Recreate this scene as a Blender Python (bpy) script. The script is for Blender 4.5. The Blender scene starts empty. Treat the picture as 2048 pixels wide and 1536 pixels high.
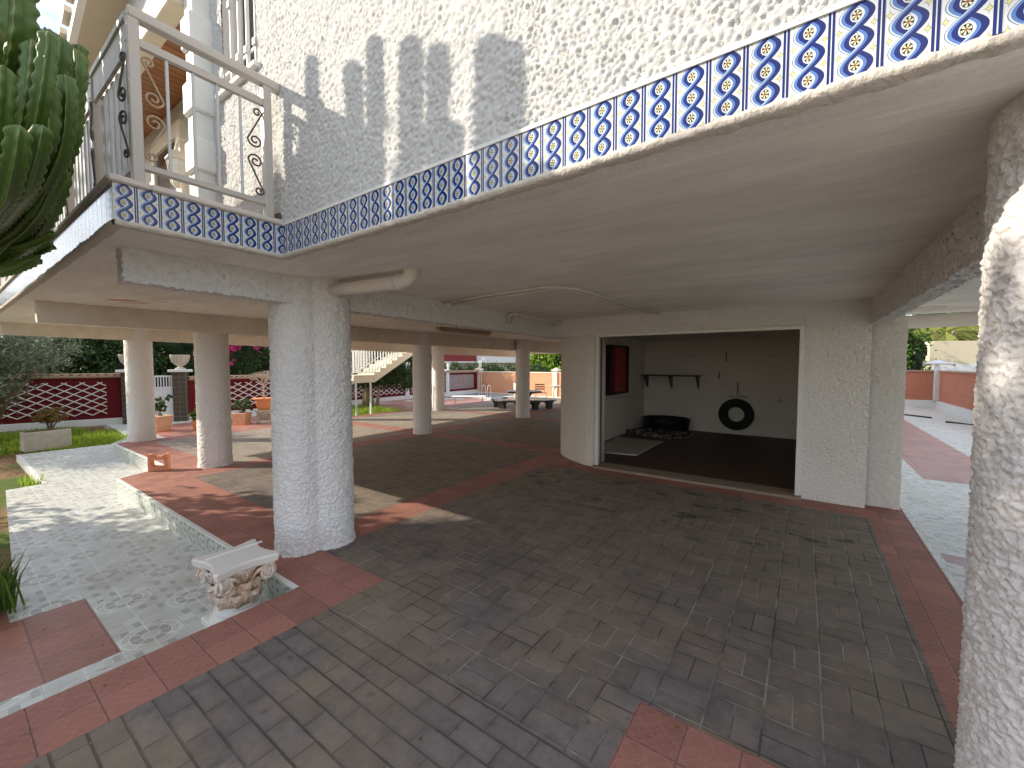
import bpy, math, random
import numpy as np
from mathutils import Vector, Matrix, noise
random.seed(7)
PI = math.pi
R = math.radians
scene = bpy.context.scene
C = scene.collection

# ------------------------------------------------------------------ camera, light
cam = bpy.data.cameras.new('camera')
cam.sensor_width = 36
cam.lens = 827.1 / 2048 * 36
cam.clip_start = 0.02
cam.clip_end = 500
co = bpy.data.objects.new('camera', cam)
co.location = (0, 0, 1.55)
co.rotation_euler = (R(90 - 2.78), 0, R(35.36))
C.objects.link(co)
scene.camera = co

SUN_EL = 27.0
SUN_DIR = Vector((-0.815, -0.58, 0)).normalized()        # horizontal direction towards the sun
world = bpy.data.worlds.new('World')
scene.world = world
world.use_nodes = True
wn = world.node_tree
for n in list(wn.nodes): wn.nodes.remove(n)
wo = wn.nodes.new('ShaderNodeOutputWorld')
bg = wn.nodes.new('ShaderNodeBackground')
sky = wn.nodes.new('ShaderNodeTexSky')
sky.sky_type = 'NISHITA'
sky.sun_disc = False
sky.sun_elevation = R(SUN_EL)
sky.sun_rotation = math.atan2(SUN_DIR.x, SUN_DIR.y)
tc = wn.nodes.new('ShaderNodeTexCoord')
mp = wn.nodes.new('ShaderNodeMapping'); mp.inputs['Scale'].default_value = (1.2, 1.2, 2.6)
cl = wn.nodes.new('ShaderNodeTexNoise'); cl.inputs['Scale'].default_value = 2.3; cl.inputs['Detail'].default_value = 7
cl.inputs['Roughness'].default_value = 0.62
cr = wn.nodes.new('ShaderNodeValToRGB')
cr.color_ramp.elements[0].position = 0.40; cr.color_ramp.elements[1].position = 0.60
mx = wn.nodes.new('ShaderNodeMix'); mx.data_type = 'RGBA'
mx.inputs[7].default_value = (4.9, 4.85, 4.9, 1)
wn.links.new(tc.outputs['Generated'], mp.inputs[0]); wn.links.new(mp.outputs[0], cl.inputs['Vector'])
wn.links.new(cl.outputs['Fac'], cr.inputs[0]); wn.links.new(cr.outputs[0], mx.inputs[0])
wn.links.new(sky.outputs[0], mx.inputs[6]); wn.links.new(mx.outputs[2], bg.inputs[0])
bg.inputs[1].default_value = 0.15
wn.links.new(bg.outputs[0], wo.inputs[0])

sl = bpy.data.lights.new('sun', 'SUN')
sl.energy = 3.0
sl.angle = R(0.53)
sl.color = (1.0, 0.90, 0.75)
so = bpy.data.objects.new('sun', sl)
d = Vector((SUN_DIR.x * math.cos(R(SUN_EL)), SUN_DIR.y * math.cos(R(SUN_EL)), math.sin(R(SUN_EL))))
so.rotation_euler = (-d).to_track_quat('-Z', 'Y').to_euler()
so.location = (-20, -15, 20)
C.objects.link(so)
scene.view_settings.view_transform = 'Standard'
scene.view_settings.look = 'None'
scene.view_settings.exposure = 1.1
scene.view_settings.gamma = 1
scene.cycles.max_bounces = 8
scene.cycles.diffuse_bounces = 5

# ------------------------------------------------------------------ shader expression helper
class S:
    """a socket in a node tree with arithmetic"""
    def __init__(s, t, k): s.t = t; s.k = k
    def m(s, op, *a):
        n = s.t.nodes.new('ShaderNodeMath'); n.operation = op
        for i, v in enumerate((s,) + a):
            if isinstance(v, S): s.t.links.new(v.k, n.inputs[i])
            else: n.inputs[i].default_value = v
        return S(s.t, n.outputs[0])
    def __add__(s, o): return s.m('ADD', o)
    def __radd__(s, o): return s.m('ADD', o)
    def __sub__(s, o): return s.m('SUBTRACT', o)
    def __rsub__(s, o): return s.m('MULTIPLY', -1.0).m('ADD', o)
    def __mul__(s, o): return s.m('MULTIPLY', o)
    def __rmul__(s, o): return s.m('MULTIPLY', o)
    def __truediv__(s, o): return s.m('DIVIDE', o)
    def lt(s, o): return s.m('LESS_THAN', o)
    def gt(s, o): return s.m('GREATER_THAN', o)
    def floor(s): return s.m('FLOOR')
    def fr(s): return s.m('FRACT')
    def abs(s): return s.m('ABSOLUTE')
    def sin(s): return s.m('SINE')
    def cos(s): return s.m('COSINE')
    def mn(s, o): return s.m('MINIMUM', o)
    def mxx(s, o): return s.m('MAXIMUM', o)
    def mod2(s): return (s * 0.5).fr() * 2.0
    def inr(s, a, b): return s.gt(a) * s.lt(b)
    def sm(s, a, b):
        n = s.t.nodes.new('ShaderNodeMapRange'); n.interpolation_type = 'SMOOTHSTEP'
        s.t.links.new(s.k, n.inputs[0]); n.inputs[1].default_value = a; n.inputs[2].default_value = b
        return S(s.t, n.outputs[0])

class Mat:
    def __init__(self, name, rough=0.6, spec=0.4, metallic=0.0):
        self.m = bpy.data.materials.new(name); self.m.use_nodes = True
        self.t = self.m.node_tree
        self.b = self.t.nodes['Principled BSDF']
        self.b.inputs['Roughness'].default_value = rough
        self.b.inputs['Specular IOR Level'].default_value = spec
        self.b.inputs['Metallic'].default_value = metallic
        c = self.t.nodes.new('ShaderNodeTexCoord')
        self.co = c.outputs['Object']
        self.uv = c.outputs['UV']
    def xyz(self, k=None):
        n = self.t.nodes.new('ShaderNodeSeparateXYZ'); self.t.links.new(k or self.co, n.inputs[0])
        return S(self.t, n.outputs[0]), S(self.t, n.outputs[1]), S(self.t, n.outputs[2])
    def vec(self, x, y, z=0.0):
        n = self.t.nodes.new('ShaderNodeCombineXYZ')
        for i, v in enumerate((x, y, z)):
            if isinstance(v, S): self.t.links.new(v.k, n.inputs[i])
            else: n.inputs[i].default_value = v
        return n.outputs[0]
    def scl(self, sx, sy, sz, k=None):
        n = self.t.nodes.new('ShaderNodeMapping'); n.inputs['Scale'].default_value = (sx, sy, sz)
        self.t.links.new(k or self.co, n.inputs[0]); return n.outputs[0]
    def noise(self, scale, detail=4, rough=0.55, k=None, dist=0.0):
        n = self.t.nodes.new('ShaderNodeTexNoise'); self.t.links.new(k or self.co, n.inputs['Vector'])
        n.inputs['Scale'].default_value = scale; n.inputs['Detail'].default_value = detail
        n.inputs['Roughness'].default_value = rough; n.inputs['Distortion'].default_value = dist
        return S(self.t, n.outputs['Fac'])
    def voro(self, scale, feature='F1', k=None, out='Distance'):
        n = self.t.nodes.new('ShaderNodeTexVoronoi'); n.feature = feature
        self.t.links.new(k or self.co, n.inputs['Vector']); n.inputs['Scale'].default_value = scale
        return S(self.t, n.outputs[out])
    def white(self, x, y):
        n = self.t.nodes.new('ShaderNodeTexWhiteNoise'); self.t.links.new(self.vec(x, y), n.inputs['Vector'])
        return S(self.t, n.outputs['Value'])
    def island(self):
        n = self.t.nodes.new('ShaderNodeNewGeometry'); return S(self.t, n.outputs['Random Per Island'])
    def mix(self, f, a, b):
        n = self.t.nodes.new('ShaderNodeMix'); n.data_type = 'RGBA'
        if isinstance(f, S): self.t.links.new(f.k, n.inputs[0])
        else: n.inputs[0].default_value = f
        for v, i in ((a, 6), (b, 7)):
            if isinstance(v, tuple): n.inputs[i].default_value = (*v, 1)
            else: self.t.links.new(v, n.inputs[i])
        return n.outputs[2]
    def mul(self, c, f):
        """colour times scalar"""
        n = self.t.nodes.new('ShaderNodeVectorMath'); n.operation = 'SCALE'
        if isinstance(c, tuple): n.inputs[0].default_value = c
        else: self.t.links.new(c, n.inputs[0])
        self.t.links.new(f.k, n.inputs['Scale']); return n.outputs[0]
    def color(self, c):
        if isinstance(c, tuple): self.b.inputs['Base Color'].default_value = (*c, 1)
        else: self.t.links.new(c, self.b.inputs['Base Color'])
    def rough(self, s): self.t.links.new(s.k, self.b.inputs['Roughness'])
    def bump(self, h, strength=0.5, dist=0.01):
        n = self.t.nodes.new('ShaderNodeBump'); n.inputs['Strength'].default_value = strength
        n.inputs['Distance'].default_value = dist
        self.t.links.new(h.k, n.inputs['Height']); self.t.links.new(n.outputs[0], self.b.inputs['Normal'])

MT = {}
def simple(name, col, rough=0.6, spec=0.4, metallic=0.0, var=0.12, vs=6.0, bump=0.0, bs=60.0, bd=0.004, stain=None, st=0.62):
    m = Mat(name, rough, spec, metallic)
    n = m.noise(vs, 5)
    c = m.mul(col, n * (2 * var) + (1 - var))
    if stain:
        s = m.noise(vs * 0.7 + 1.3, 7, 0.68)
        c = m.mix(s.sm(st, st + 0.12) * 0.75, c, stain)
    m.color(c)
    if bump: m.bump(m.noise(bs, 4), bump, bd)
    MT[name] = m.m
    return m.m

# rough white stucco
def stucco(name, col=(0.80, 0.79, 0.77), scale=46.0, strength=0.8, dist=0.012, dirt=0.0):
    m = Mat(name, 0.85, 0.2)
    a = m.noise(scale, 3, 0.5, dist=0.9)
    b = (a - 0.5).abs() * -2.0 + 1.0
    c = m.noise(scale * 3.1, 3)
    v = m.noise(1.7, 2)
    base = m.mul(col, v * 0.10 + 0.95)
    if dirt:
        x, y, z = m.xyz()
        w = z.sm(0.20, 0.0) + z.sm(1.75, 2.15) * 0.45
        dd = m.noise(26.0, 6, 0.75).sm(0.42, 0.66) * w * dirt
        base = m.mix(dd, base, (0.42, 0.25, 0.17))
        base = m.mix(m.noise(2.2, 4).sm(0.35, 0.75) * 0.25, base, (0.74, 0.66, 0.62))
    m.color(base)
    m.bump(b * 0.8 + c * 0.4, strength, dist)
    MT[name] = m.m
stucco('stucco_white', col=(0.81, 0.79, 0.78), dirt=0.45, strength=0.4)
stucco('stucco_facade', col=(0.66, 0.655, 0.64), scale=110, strength=0.6, dist=0.006)
stucco('stucco_fine', col=(0.82, 0.79, 0.76), scale=70, strength=0.6, dist=0.012)
stucco('stucco_soft', col=(0.72, 0.69, 0.65), scale=30, strength=0.4, dist=0.008, dirt=0.15)

def plaster(name, col):
    m = Mat(name, 0.8, 0.2)
    x, y, z = m.xyz()
    st = m.noise(7.0, 7, 0.68, m.scl(0.55, 8.0, 8.0))
    st2 = m.noise(2.2, 5, 0.6, m.scl(0.8, 3.0, 3.0))
    big = m.noise(0.9, 5)
    spots = m.noise(11, 7, 0.72).sm(0.66, 0.72)
    c = m.mul(col, st * 0.30 + st2 * 0.38 + big * 0.45 + 0.44)
    c = m.mix(spots * 0.5, c, (0.86, 0.84, 0.80))
    sc = (m.noise(3.0, 3, 0.5, m.scl(1.0, 14.0, 14.0)) - 0.5).abs().sm(0.010, 0.002) * m.noise(1.3, 3).sm(0.50, 0.62)
    c = m.mix(sc * 0.7, c, (0.88, 0.86, 0.82))
    wet = m.noise(1.6, 6, 0.65).sm(0.60, 0.74)
    c = m.mix(wet * 0.22, c, (0.50, 0.42, 0.33))
    front = y.lt(1.50) * x.gt(-2.8)
    c = m.mix(front * m.noise(60, 4, 0.7).sm(0.35, 0.65) * 0.35, c, (0.62, 0.58, 0.50))
    m.color(c)
    m.bump(st + m.noise(40, 4) * 0.4 + sc, 0.5, 0.006)
    MT[name] = m.m
plaster('ceiling_paint', (0.88, 0.84, 0.77))
plaster('beam_paint', (0.76, 0.68, 0.59))
simple('mortar_lip', (0.62, 0.56, 0.49), 0.9, 0.2, var=0.25, vs=20, bump=1.0, bs=45, bd=0.012)
simple('coping_paint', (0.66, 0.58, 0.52), 0.7, var=0.15, vs=8, bump=0.3, stain=(0.4, 0.28, 0.2), st=0.6)

# blue and white interlaced tiles
def blue_tile():
    m = Mat('blue_tile', 0.12, 0.5)
    u, v, _ = m.xyz(m.uv)                       # u counts tiles, v 0..3 counts loops
    x = u.fr()
    uu = (x - 0.03) / 0.80                      # pattern area, the rest are the stripes
    A = 0.30
    ph = v * PI
    s = ph.sin(); c = ph.cos()
    WH = (0.72, 0.74, 0.75); DB = (0.006, 0.016, 0.15); MBL = (0.10, 0.20, 0.50); LB = (0.60, 0.68, 0.76); BK = (0.02, 0.02, 0.05)
    slope = (c * c * (A * PI * 0.55) * (A * PI * 0.55) + 1.0).m('SQRT')
    col = WH
    # small yellow stars between the loops
    vc = (v + 0.5).fr() - 0.5
    def star(cx):
        dx = ((uu - cx).abs()); dy = (vc * 0.62).abs()
        return (dx + dy + (dx * dy).m('SQRT') * 2.6) * 0.62
    sd = star(0.06).mn(star(0.94))
    col = m.mix(sd.lt(0.105), col, BK)
    col = m.mix(sd.lt(0.085), col, (0.72, 0.68, 0.28))
    up1 = c.gt(0.0)
    def layer(col, dd, flip):
        k = dd * flip
        cc_r = m.mix(k.gt(-0.095), LB, MBL); cc_r = m.mix(k.gt(-0.005), cc_r, DB)
        col = m.mix(dd.abs().lt(0.160), col, BK)
        return m.mix(dd.abs().lt(0.142), col, cc_r)
    e1 = (uu - (s * A + 0.5)) / slope
    e2 = (uu - (s * -A + 0.5)) / slope
    a = layer(layer(col, e2, 1.0), e1, 1.0)
    b = layer(layer(col, e1, 1.0), e2, 1.0)
    col = m.mix(up1, b, a)
    # flower in each loop
    vf = v.fr() - 0.5
    fx = (uu - 0.5); fy = vf * 0.62
    r = (fx * fx + fy * fy).m('SQRT')
    ang = fy.m('ARCTAN2', fx)
    pet = (ang * 6.0).sin()
    fl = m.mix(pet.gt(0.0), BK, (0.85, 0.82, 0.45))
    fl = m.mix(r.lt(0.035), fl, (0.42, 0.09, 0.04))
    col = m.mix(r.lt(0.165), col, WH)
    col = m.mix(r.lt(0.132), col, BK)
    col = m.mix(r.lt(0.118), col, fl)
    # stripes between tiles
    st = x.inr(0.845, 0.995)
    sc = m.mix((x - 0.92).abs().lt(0.012), DB, WH)
    col = m.mix(st, col, sc)
    col = m.mix((x - 0.0).lt(0.012), col, (0.45, 0.45, 0.43))
    col = m.mul(col, m.white(u.floor(), 0.0) * 0.10 + 0.92)
    m.color(col)
    m.bump(x.sm(0.0, 0.03) * (x * -1.0 + 1.0).sm(0.0, 0.03) + m.noise(3) * 0.5, 0.15, 0.002)
    MT['blue_tile'] = m.m
blue_tile()

# ------------------------------------------------------------------ floor materials
DARK = (0.175, 0.148, 0.137)
def red_part(m, x, y, period=0.205, ox=0.0, oy=0.0):
    fx = ((x - ox) / period); fy = ((y - oy) / period)
    ex = (fx.fr() - 0.5).abs(); ey = (fy.fr() - 0.5).abs()
    e = ex.mxx(ey)
    j = e.sm(0.478, 0.492)
    tone = m.white(fx.floor(), fy.floor())
    # faint engraved interlaced circles
    gx = (fx * 2.0).fr() - 0.5; gy = (fy * 2.0).fr() - 0.5
    ring = ((gx * gx + gy * gy).m('SQRT') - 0.47).abs().sm(0.05, 0.0)
    lines = ((fx * 4.0 + fy * 4.0).fr() - 0.5).abs().sm(0.42, 0.49) + ((fx * 4.0 - fy * 4.0).fr() - 0.5).abs().sm(0.42, 0.49)
    n = m.noise(9, 7, 0.7)
    col = m.mul((0.37, 0.160, 0.122), tone * 0.30 + n * 0.55 + 0.52)
    col = m.mix(n.sm(0.60, 0.74) * 0.35, col, (0.50, 0.30, 0.24))
    col = m.mix((ring + lines).mn(1.0) * 0.16, col, (0.62, 0.36, 0.28))
    col = m.mix(j * 0.65, col, (0.15, 0.09, 0.075))
    h = j * -1.0 + (ring + lines) * 0.15 + n * 0.35
    return col, h
def paver_part(m, x, y):
    P = 0.2135
    cx = (x + 0.11) / P; cy = (y - 2.067) / P
    par = (cx.floor() + cy.floor()).mod2().gt(0.5)
    fx = cx.fr(); fy = cy.fr()
    e = (fx - 0.5).abs().mxx((fy - 0.5).abs()).sm(0.470, 0.490)
    mid = ((fx - 0.5).abs() * (par * -1.0 + 1.0) + (fy - 0.5).abs() * par).sm(0.026, 0.010)
    jA = e.mxx(mid)
    half = (fx.gt(0.5) * (par * -1.0 + 1.0) + fy.gt(0.5) * par)
    tA = m.white(cx.floor() + half * 31.0, cy.floor() + half * 17.0)
    # apron in running bond
    ry = y / 0.108; row = ry.floor()
    rx = x / P + row * 0.5
    jB = ((rx.fr() - 0.5).abs().sm(0.475, 0.492) * 0.7).mxx((ry.fr() - 0.5).abs().sm(0.43, 0.475))
    tB = m.white(rx.floor(), row)
    ap = y.lt(1.425)
    j = jA * (ap * -1.0 + 1.0) + jB * ap
    tone = tA * (ap * -1.0 + 1.0) + tB * ap
    n = m.noise(7, 8, 0.72); n2 = m.noise(1.1, 4, 0.6); n3 = m.noise(28, 5, 0.7)
    edge_ = ((fx - 0.5).abs().mxx((fy - 0.5).abs()) * (ap * -1.0 + 1.0) + (rx.fr() - 0.5).abs().mxx((ry.fr() - 0.5).abs()) * ap).sm(0.5, 0.25)
    col = m.mul(DARK, tone * 0.22 + n * 0.85 + n3 * 0.45 + edge_ * 0.18 + 0.06)
    col = m.mix((n2.sm(0.42, 0.58) * 0.8).mxx(y.sm(1.6, 4.2) * 0.7), col, m.mul((0.245, 0.195, 0.140), n * 0.7 + tone * 0.2 + 0.5))
    col = m.mix(n.sm(0.58, 0.74) * 0.40, col, (0.30, 0.275, 0.255))
    sunlit = x.lt(-6.9)  # sunlight reaching in under the slab, painted as lighter pavers
    col = m.mix(sunlit * 0.75, col, m.mul((0.40, 0.35, 0.29), tone * 0.2 + n * 0.6 + 0.5))
    # oil stains in front of the garage
    sp = m.noise(2.4, 5, 0.62, m.scl(1.0, 2.3, 1.0)).sm(0.57, 0.63)
    zone = y.sm(3.2, 4.6) * x.gt(-3.1)
    col = m.mix(sp * zone * 0.75, col, (0.035, 0.028, 0.024))
    sp2 = m.noise(9.0, 4, 0.5).sm(0.68, 0.72)
    col = m.mix(sp2 * 0.45, col, (0.05, 0.045, 0.04))
    speck = m.noise(60, 2, 0.5).sm(0.76, 0.79) * y.lt(2.4)
    jc = m.mix(m.noise(3, 4).sm(0.40, 0.62), (0.055, 0.048, 0.044), (0.34, 0.31, 0.28))
    jc = m.mix(ap * 0.75, jc, (0.05, 0.045, 0.042))
    col = m.mix(j * 0.8, col, jc)
    col = m.mix(speck * 0.8, col, (0.62, 0.62, 0.60))
    return col, j * -1.0 + n * 0.5 + n3 * 0.4
def floor_material():
    m = Mat('patio_paving', 0.62, 0.4)
    x, y, z = m.xyz()
    pc, ph = paver_part(m, x, y)
    rc, rh = red_part(m, x, y, 0.205, -2.83, 1.42)
    g = lambda a, b: a.mxx(b)
    mask = x.inr(-3.63, -3.22) * y.gt(1.42)
    mask = g(mask, x.inr(-7.22, -6.80)); mask = g(mask, x.lt(-10.5))
    mask = g(mask, x.gt(0.56))
    mask = g(mask, y.inr(6.2, 6.6) * x.lt(-3.22)); mask = g(mask, y.inr(9.85, 10.25) * x.lt(-3.22))
    mask = g(mask, y.inr(13.5, 13.9)); mask = g(mask, y.inr(1.40, 2.05) * x.lt(-3.4))
    mask = g(mask, y.inr(1.42, 1.84) * x.lt(-2.42)); mask = g(mask, y.lt(1.5) * x.lt(-2.42))
    mask = g(mask, y.lt(1.835) * y.gt(1.0) * x.gt(-0.58)); mask = g(mask, y.inr(5.42, 6.2) * x.gt(-3.5))
    mask = g(mask, x.lt(-7.2) * y.lt(2.55))
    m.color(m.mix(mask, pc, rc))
    m.bump(ph * (mask * -1.0 + 1.0) + rh * mask, 0.55, 0.006)
    m.rough(m.noise(5, 5) * 0.30 + 0.56)
    MT['patio_paving'] = m.m
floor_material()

def terrace_tile(m, x, y, T=0.322):
    fx = (x / T + 0.10); fy = (y / T + 0.12)
    gx = fx.fr() - 0.5; gy = fy.fr() - 0.5
    par = (fx.floor() + fy.floor()).mod2().gt(0.5)
    r = (gx * gx + gy * gy).m('SQRT')
    ang = gy.m('ARCTAN2', gx)
    WHT = (0.76, 0.78, 0.75); G1 = (0.58, 0.60, 0.55); G2 = (0.34, 0.365, 0.335); L = (0.80, 0.81, 0.78)
    # circles on every tile: dark petal rosette with rings
    ray = ((ang / (2 * PI) * 8.0).fr() - 0.5).abs().sm(0.40, 0.47)
    ro = m.mix(ray, G1, L)
    ro = m.mix(r.lt(0.33), ro, m.mix(ray, G2, L))
    ro = m.mix((r - 0.33).abs().lt(0.014), ro, L)
    ro = m.mix(r.lt(0.14), ro, G1)
    ro = m.mix((r - 0.14).abs().lt(0.014), ro, L)
    # woven brick with dark squares around
    bx = (fx * 4.0); by = (fy * 4.0)
    bp = (bx.floor() + by.floor()).mod2().gt(0.5)
    bb = m.mix(bp, m.mix((by.fr()).gt(0.5) * m.white(bx.floor() * 3.1, by.floor()).gt(0.35), G1, G2), m.mul(WHT, m.white(bx.floor(), by.floor()) * 0.25 + 0.68))
    ln = (bx.fr() - 0.5).abs().mxx(((by * 0.5).fr() - 0.5).abs() * 1.0).sm(0.44, 0.48)
    bb = m.mix(ln * 0.7, bb, L)
    circ = r.lt(0.46) * par
    col = m.mix(circ, bb, ro)
    col = m.mix((r - 0.46).abs().lt(0.013) * par, col, L)
    seam = (gx.abs().mxx(gy.abs())).sm(0.488, 0.496)
    col = m.mix(seam * 0.7, col, (0.30, 0.30, 0.28))
    return col
def terrace_material():
    m = Mat('terrace_tiles', 0.33, 0.5)
    x, y, z = m.xyz()
    col = terrace_tile(m, x, y)
    soft = m.noise(0.8, 4).sm(0.35, 0.65)
    col = m.mix(soft * 0.25 + 0.12, col, (0.72, 0.71, 0.64))
    n = m.noise(7, 7, 0.7)
    col = m.mul(col, n * 0.45 + 0.74)
    col = m.mix(m.noise(2.2, 5, 0.6).sm(0.52, 0.68) * 0.35, col, (0.36, 0.33, 0.25))
    rc, rh = red_part(m, x, y, 0.30, -3.35, 0.6)
    rc = m.mul(rc, m.noise(4) * 0.2 + 0.95)
    mask = (x.inr(-4.34, -3.35) * y.lt(0.61)).mxx(x.lt(-4.34) * y.lt(0.25))
    mask = mask * (x.inr(-4.75, -4.16) * y.inr(-0.1, 0.19) * -1.0 + 1.0)
    mask = mask.mxx(x.inr(-15, -12.2) * y.inr(3.2, 12)).mxx(x.inr(1.35, 2.3) * y.gt(7.8)).mxx(x.inr(0.95, 1.6) * y.inr(4.6, 4.8))
    mask = mask.mxx(x.lt(-9.0) * y.gt(10.8) * y.lt(16.0) * (m.noise(0.35, 2).gt(0.47)))
    m.color(m.mix(mask, col, rc))
    m.rough(m.noise(4, 6) * 0.35 + 0.22)
    m.bump(n, 0.15, 0.003)
    MT['terrace_tiles'] = m.m
terrace_material()
def riser_material():
    m = Mat('riser_tiles', 0.3, 0.5)
    x, y, z = m.xyz()
    s = (x + y) / 0.235
    gx = s.fr() - 0.5; gy = (z + 0.09) * 4.2
    r = (gx * gx * 0.6 + gy * gy).m('SQRT')
    col = m.mul((0.52, 0.56, 0.52), m.noise(8) * 0.4 + 0.8)
    sq = ((s * 3.0).fr() - 0.5).abs().lt(0.22) * ((z * 16.0).fr() - 0.5).abs().lt(0.22) * gx.gt(0.0)
    col = m.mix(sq, col, (0.20, 0.23, 0.21))
    col = m.mix((r - 0.22).abs().lt(0.05) * gx.lt(0.05), col, (0.30, 0.33, 0.30))
    col = m.mix((s.fr() - 0.5).abs().gt(0.487), col, (0.32, 0.34, 0.31))
    m.color(col)
    MT['riser_tiles'] = m.m
riser_material()
simple('white_edge', (0.78, 0.79, 0.76), 0.4, var=0.08)

def ground_material():
    m = Mat('soil', 0.95, 0.1)
    n = m.noise(3, 8, 0.7); n2 = m.noise(30, 5, 0.7)
    c = m.mul((0.24, 0.155, 0.085), n * 0.6 + n2 * 0.7 + 0.3)
    c = m.mix(m.noise(0.9, 4).sm(0.45, 0.6), c, m.mul((0.10, 0.14, 0.035), n2 + 0.5))
    m.color(c); m.bump(n2 + n, 0.8, 0.03)
    MT['soil'] = m.m
ground_material()

simple('rail_paint', (0.52, 0.475, 0.43), 0.42, 0.5, var=0.08, vs=3, bump=0.05)
simple('slat_paint', (0.60, 0.60, 0.60), 0.4, 0.5, var=0.08, vs=3)
simple('iron_dark', (0.10, 0.075, 0.065), 0.45, 0.5, var=0.3, vs=20)
simple('iron_tan', (0.42, 0.29, 0.19), 0.45, 0.5, var=0.3, vs=20)
simple('white_paint', (0.78, 0.77, 0.74), 0.5, var=0.08, bump=0.1)
simple('cream_paint', (0.72, 0.64, 0.50), 0.6, var=0.1, bump=0.1)
simple('beige_soffit', (0.56, 0.48, 0.38), 0.7, var=0.1, vs=2, bump=0.1)
simple('pipe_plastic', (0.80, 0.74, 0.67), 0.45, 0.5, var=0.1, vs=3)
simple('glass_dark', (0.03, 0.03, 0.035), 0.08, 0.6)
simple('dark_interior', (0.05, 0.045, 0.04), 0.8)
simple('terracotta', (0.62, 0.245, 0.105), 0.75, 0.25, var=0.2, vs=9, bump=0.3, bs=50, stain=(0.72, 0.45, 0.30), st=0.58)
simple('pale_terracotta', (0.70, 0.42, 0.27), 0.8, 0.25, var=0.2, vs=9, bump=0.3)
simple('hollow_brick', (0.72, 0.33, 0.19), 0.85, 0.2, var=0.15, vs=9, bump=0.3)
simple('stone_beige', (0.50, 0.46, 0.38), 0.85, 0.2, var=0.25, vs=9, bump=0.7, bs=40, bd=0.01, stain=(0.2, 0.17, 0.12))
simple('red_wall_paint', (0.125, 0.008, 0.013), 0.7, 0.2, var=0.18, vs=2.0, bump=0.1, stain=(0.09, 0.012, 0.016), st=0.58)
simple('lattice_paint', (0.72, 0.68, 0.66), 0.6, var=0.1)
simple('white_plinth', (0.66, 0.67, 0.66), 0.75, 0.2, var=0.12, vs=3, bump=0.2, stain=(0.4, 0.38, 0.33), st=0.62)
simple('roof_tile_clay', (0.42, 0.30, 0.22), 0.9, 0.15, var=0.35, vs=12, bump=0.4)
simple('bark', (0.17, 0.13, 0.09), 0.95, 0.1, var=0.4, vs=14, bump=1.0, bs=30, bd=0.02)
simple('bark_pale', (0.42, 0.34, 0.25), 0.9, 0.1, var=0.3, vs=14, bump=0.6, bs=30, bd=0.02)
simple('black_stone', (0.022, 0.022, 0.026), 0.35, 0.5, var=0.4, vs=25, bump=0.2)
simple('black_stone_top', (0.07, 0.06, 0.06), 0.3, 0.5, var=0.3, vs=25)
simple('gate_metal', (0.72, 0.74, 0.76), 0.5, var=0.05)
simple('brown_tile', (0.075, 0.055, 0.045), 0.35, var=0.4, vs=5)
simple('grout_light', (0.28, 0.27, 0.25), 0.8)
simple('plastic_black', (0.012, 0.012, 0.014), 0.4)
simple('rubber', (0.020, 0.022, 0.022), 0.75, 0.3, var=0.3, vs=15, bump=0.2)
simple('board_white', (0.50, 0.47, 0.42), 0.6, var=0.08)
simple('shelf_wood', (0.12, 0.07, 0.045), 0.6, var=0.3)
simple('red_lacquer', (0.36, 0.018, 0.03), 0.35, var=0.08)
simple('tube_lamp', (0.62, 0.58, 0.52), 0.3, var=0.05)
simple('sill_concrete', (0.30, 0.235, 0.185), 0.85, 0.2, var=0.3, vs=18, bump=0.4)
simple('garage_paint', (0.80, 0.75, 0.68), 0.8, 0.2, var=0.12, vs=2.4, bump=0.15, stain=(0.24, 0.21, 0.17), st=0.60)
simple('garage_floor', (0.085, 0.055, 0.042), 0.55, 0.35, var=0.3, vs=3, bump=0.1, stain=(0.02, 0.015, 0.012), st=0.62)
simple('pool_coping', (0.62, 0.60, 0.54), 0.7, var=0.15)
simple('hose_rubber', (0.04, 0.035, 0.03), 0.6)
simple('plaster_statue', (0.80, 0.79, 0.75), 0.6, var=0.08)
simple('lead_glass', (0.75, 0.74, 0.66), 0.15, 0.6)
simple('house_red', (0.20, 0.035, 0.035), 0.8, var=0.1)
simple('house_white', (0.70, 0.72, 0.75), 0.8, var=0.08)
simple('house_grey', (0.46, 0.44, 0.42), 0.8, var=0.1)
simple('caravan_cream', (0.66, 0.58, 0.42), 0.4, var=0.06)
simple('steel_leg', (0.45, 0.40, 0.35), 0.4, 0.5, 0.4)

def peach():
    m = Mat('peach_wall', 0.85, 0.2)
    x, y, z = m.xyz()
    n = m.noise(3, 6, 0.65); p = m.voro(2.4)
    c = m.mul((0.62, 0.30, 0.17), n * 0.3 + 0.84)
    c = m.mix(m.noise(4.5, 7, 0.8).sm(0.60, 0.68) * 0.5, c, (0.48, 0.23, 0.13))
    j = (z / 0.2 + 0.5).fr()
    c = m.mix((j - 0.5).abs().lt(0.03) * 0.25, c, (0.70, 0.42, 0.28))
    m.color(c); m.bump(n, 0.3, 0.01); MT['peach_wall'] = m.m
    m = Mat('salmon_wall', 0.85, 0.2)
    x, y, z = m.xyz(); n = m.noise(2, 6, 0.65)
    c = m.mul((0.46, 0.19, 0.12), n * 0.4 + 0.8)
    j = (z / 0.2).fr()
    c = m.mix((j - 0.5).abs().lt(0.03) * 0.4, c, (0.55, 0.30, 0.22))
    c = m.mix(m.noise(6, 6, 0.7, m.scl(1, 1, 0.25)).sm(0.58, 0.66) * z.gt(0.9) * 0.5, c, (0.20, 0.09, 0.05))
    m.color(c); MT['salmon_wall'] = m.m
peach()
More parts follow.
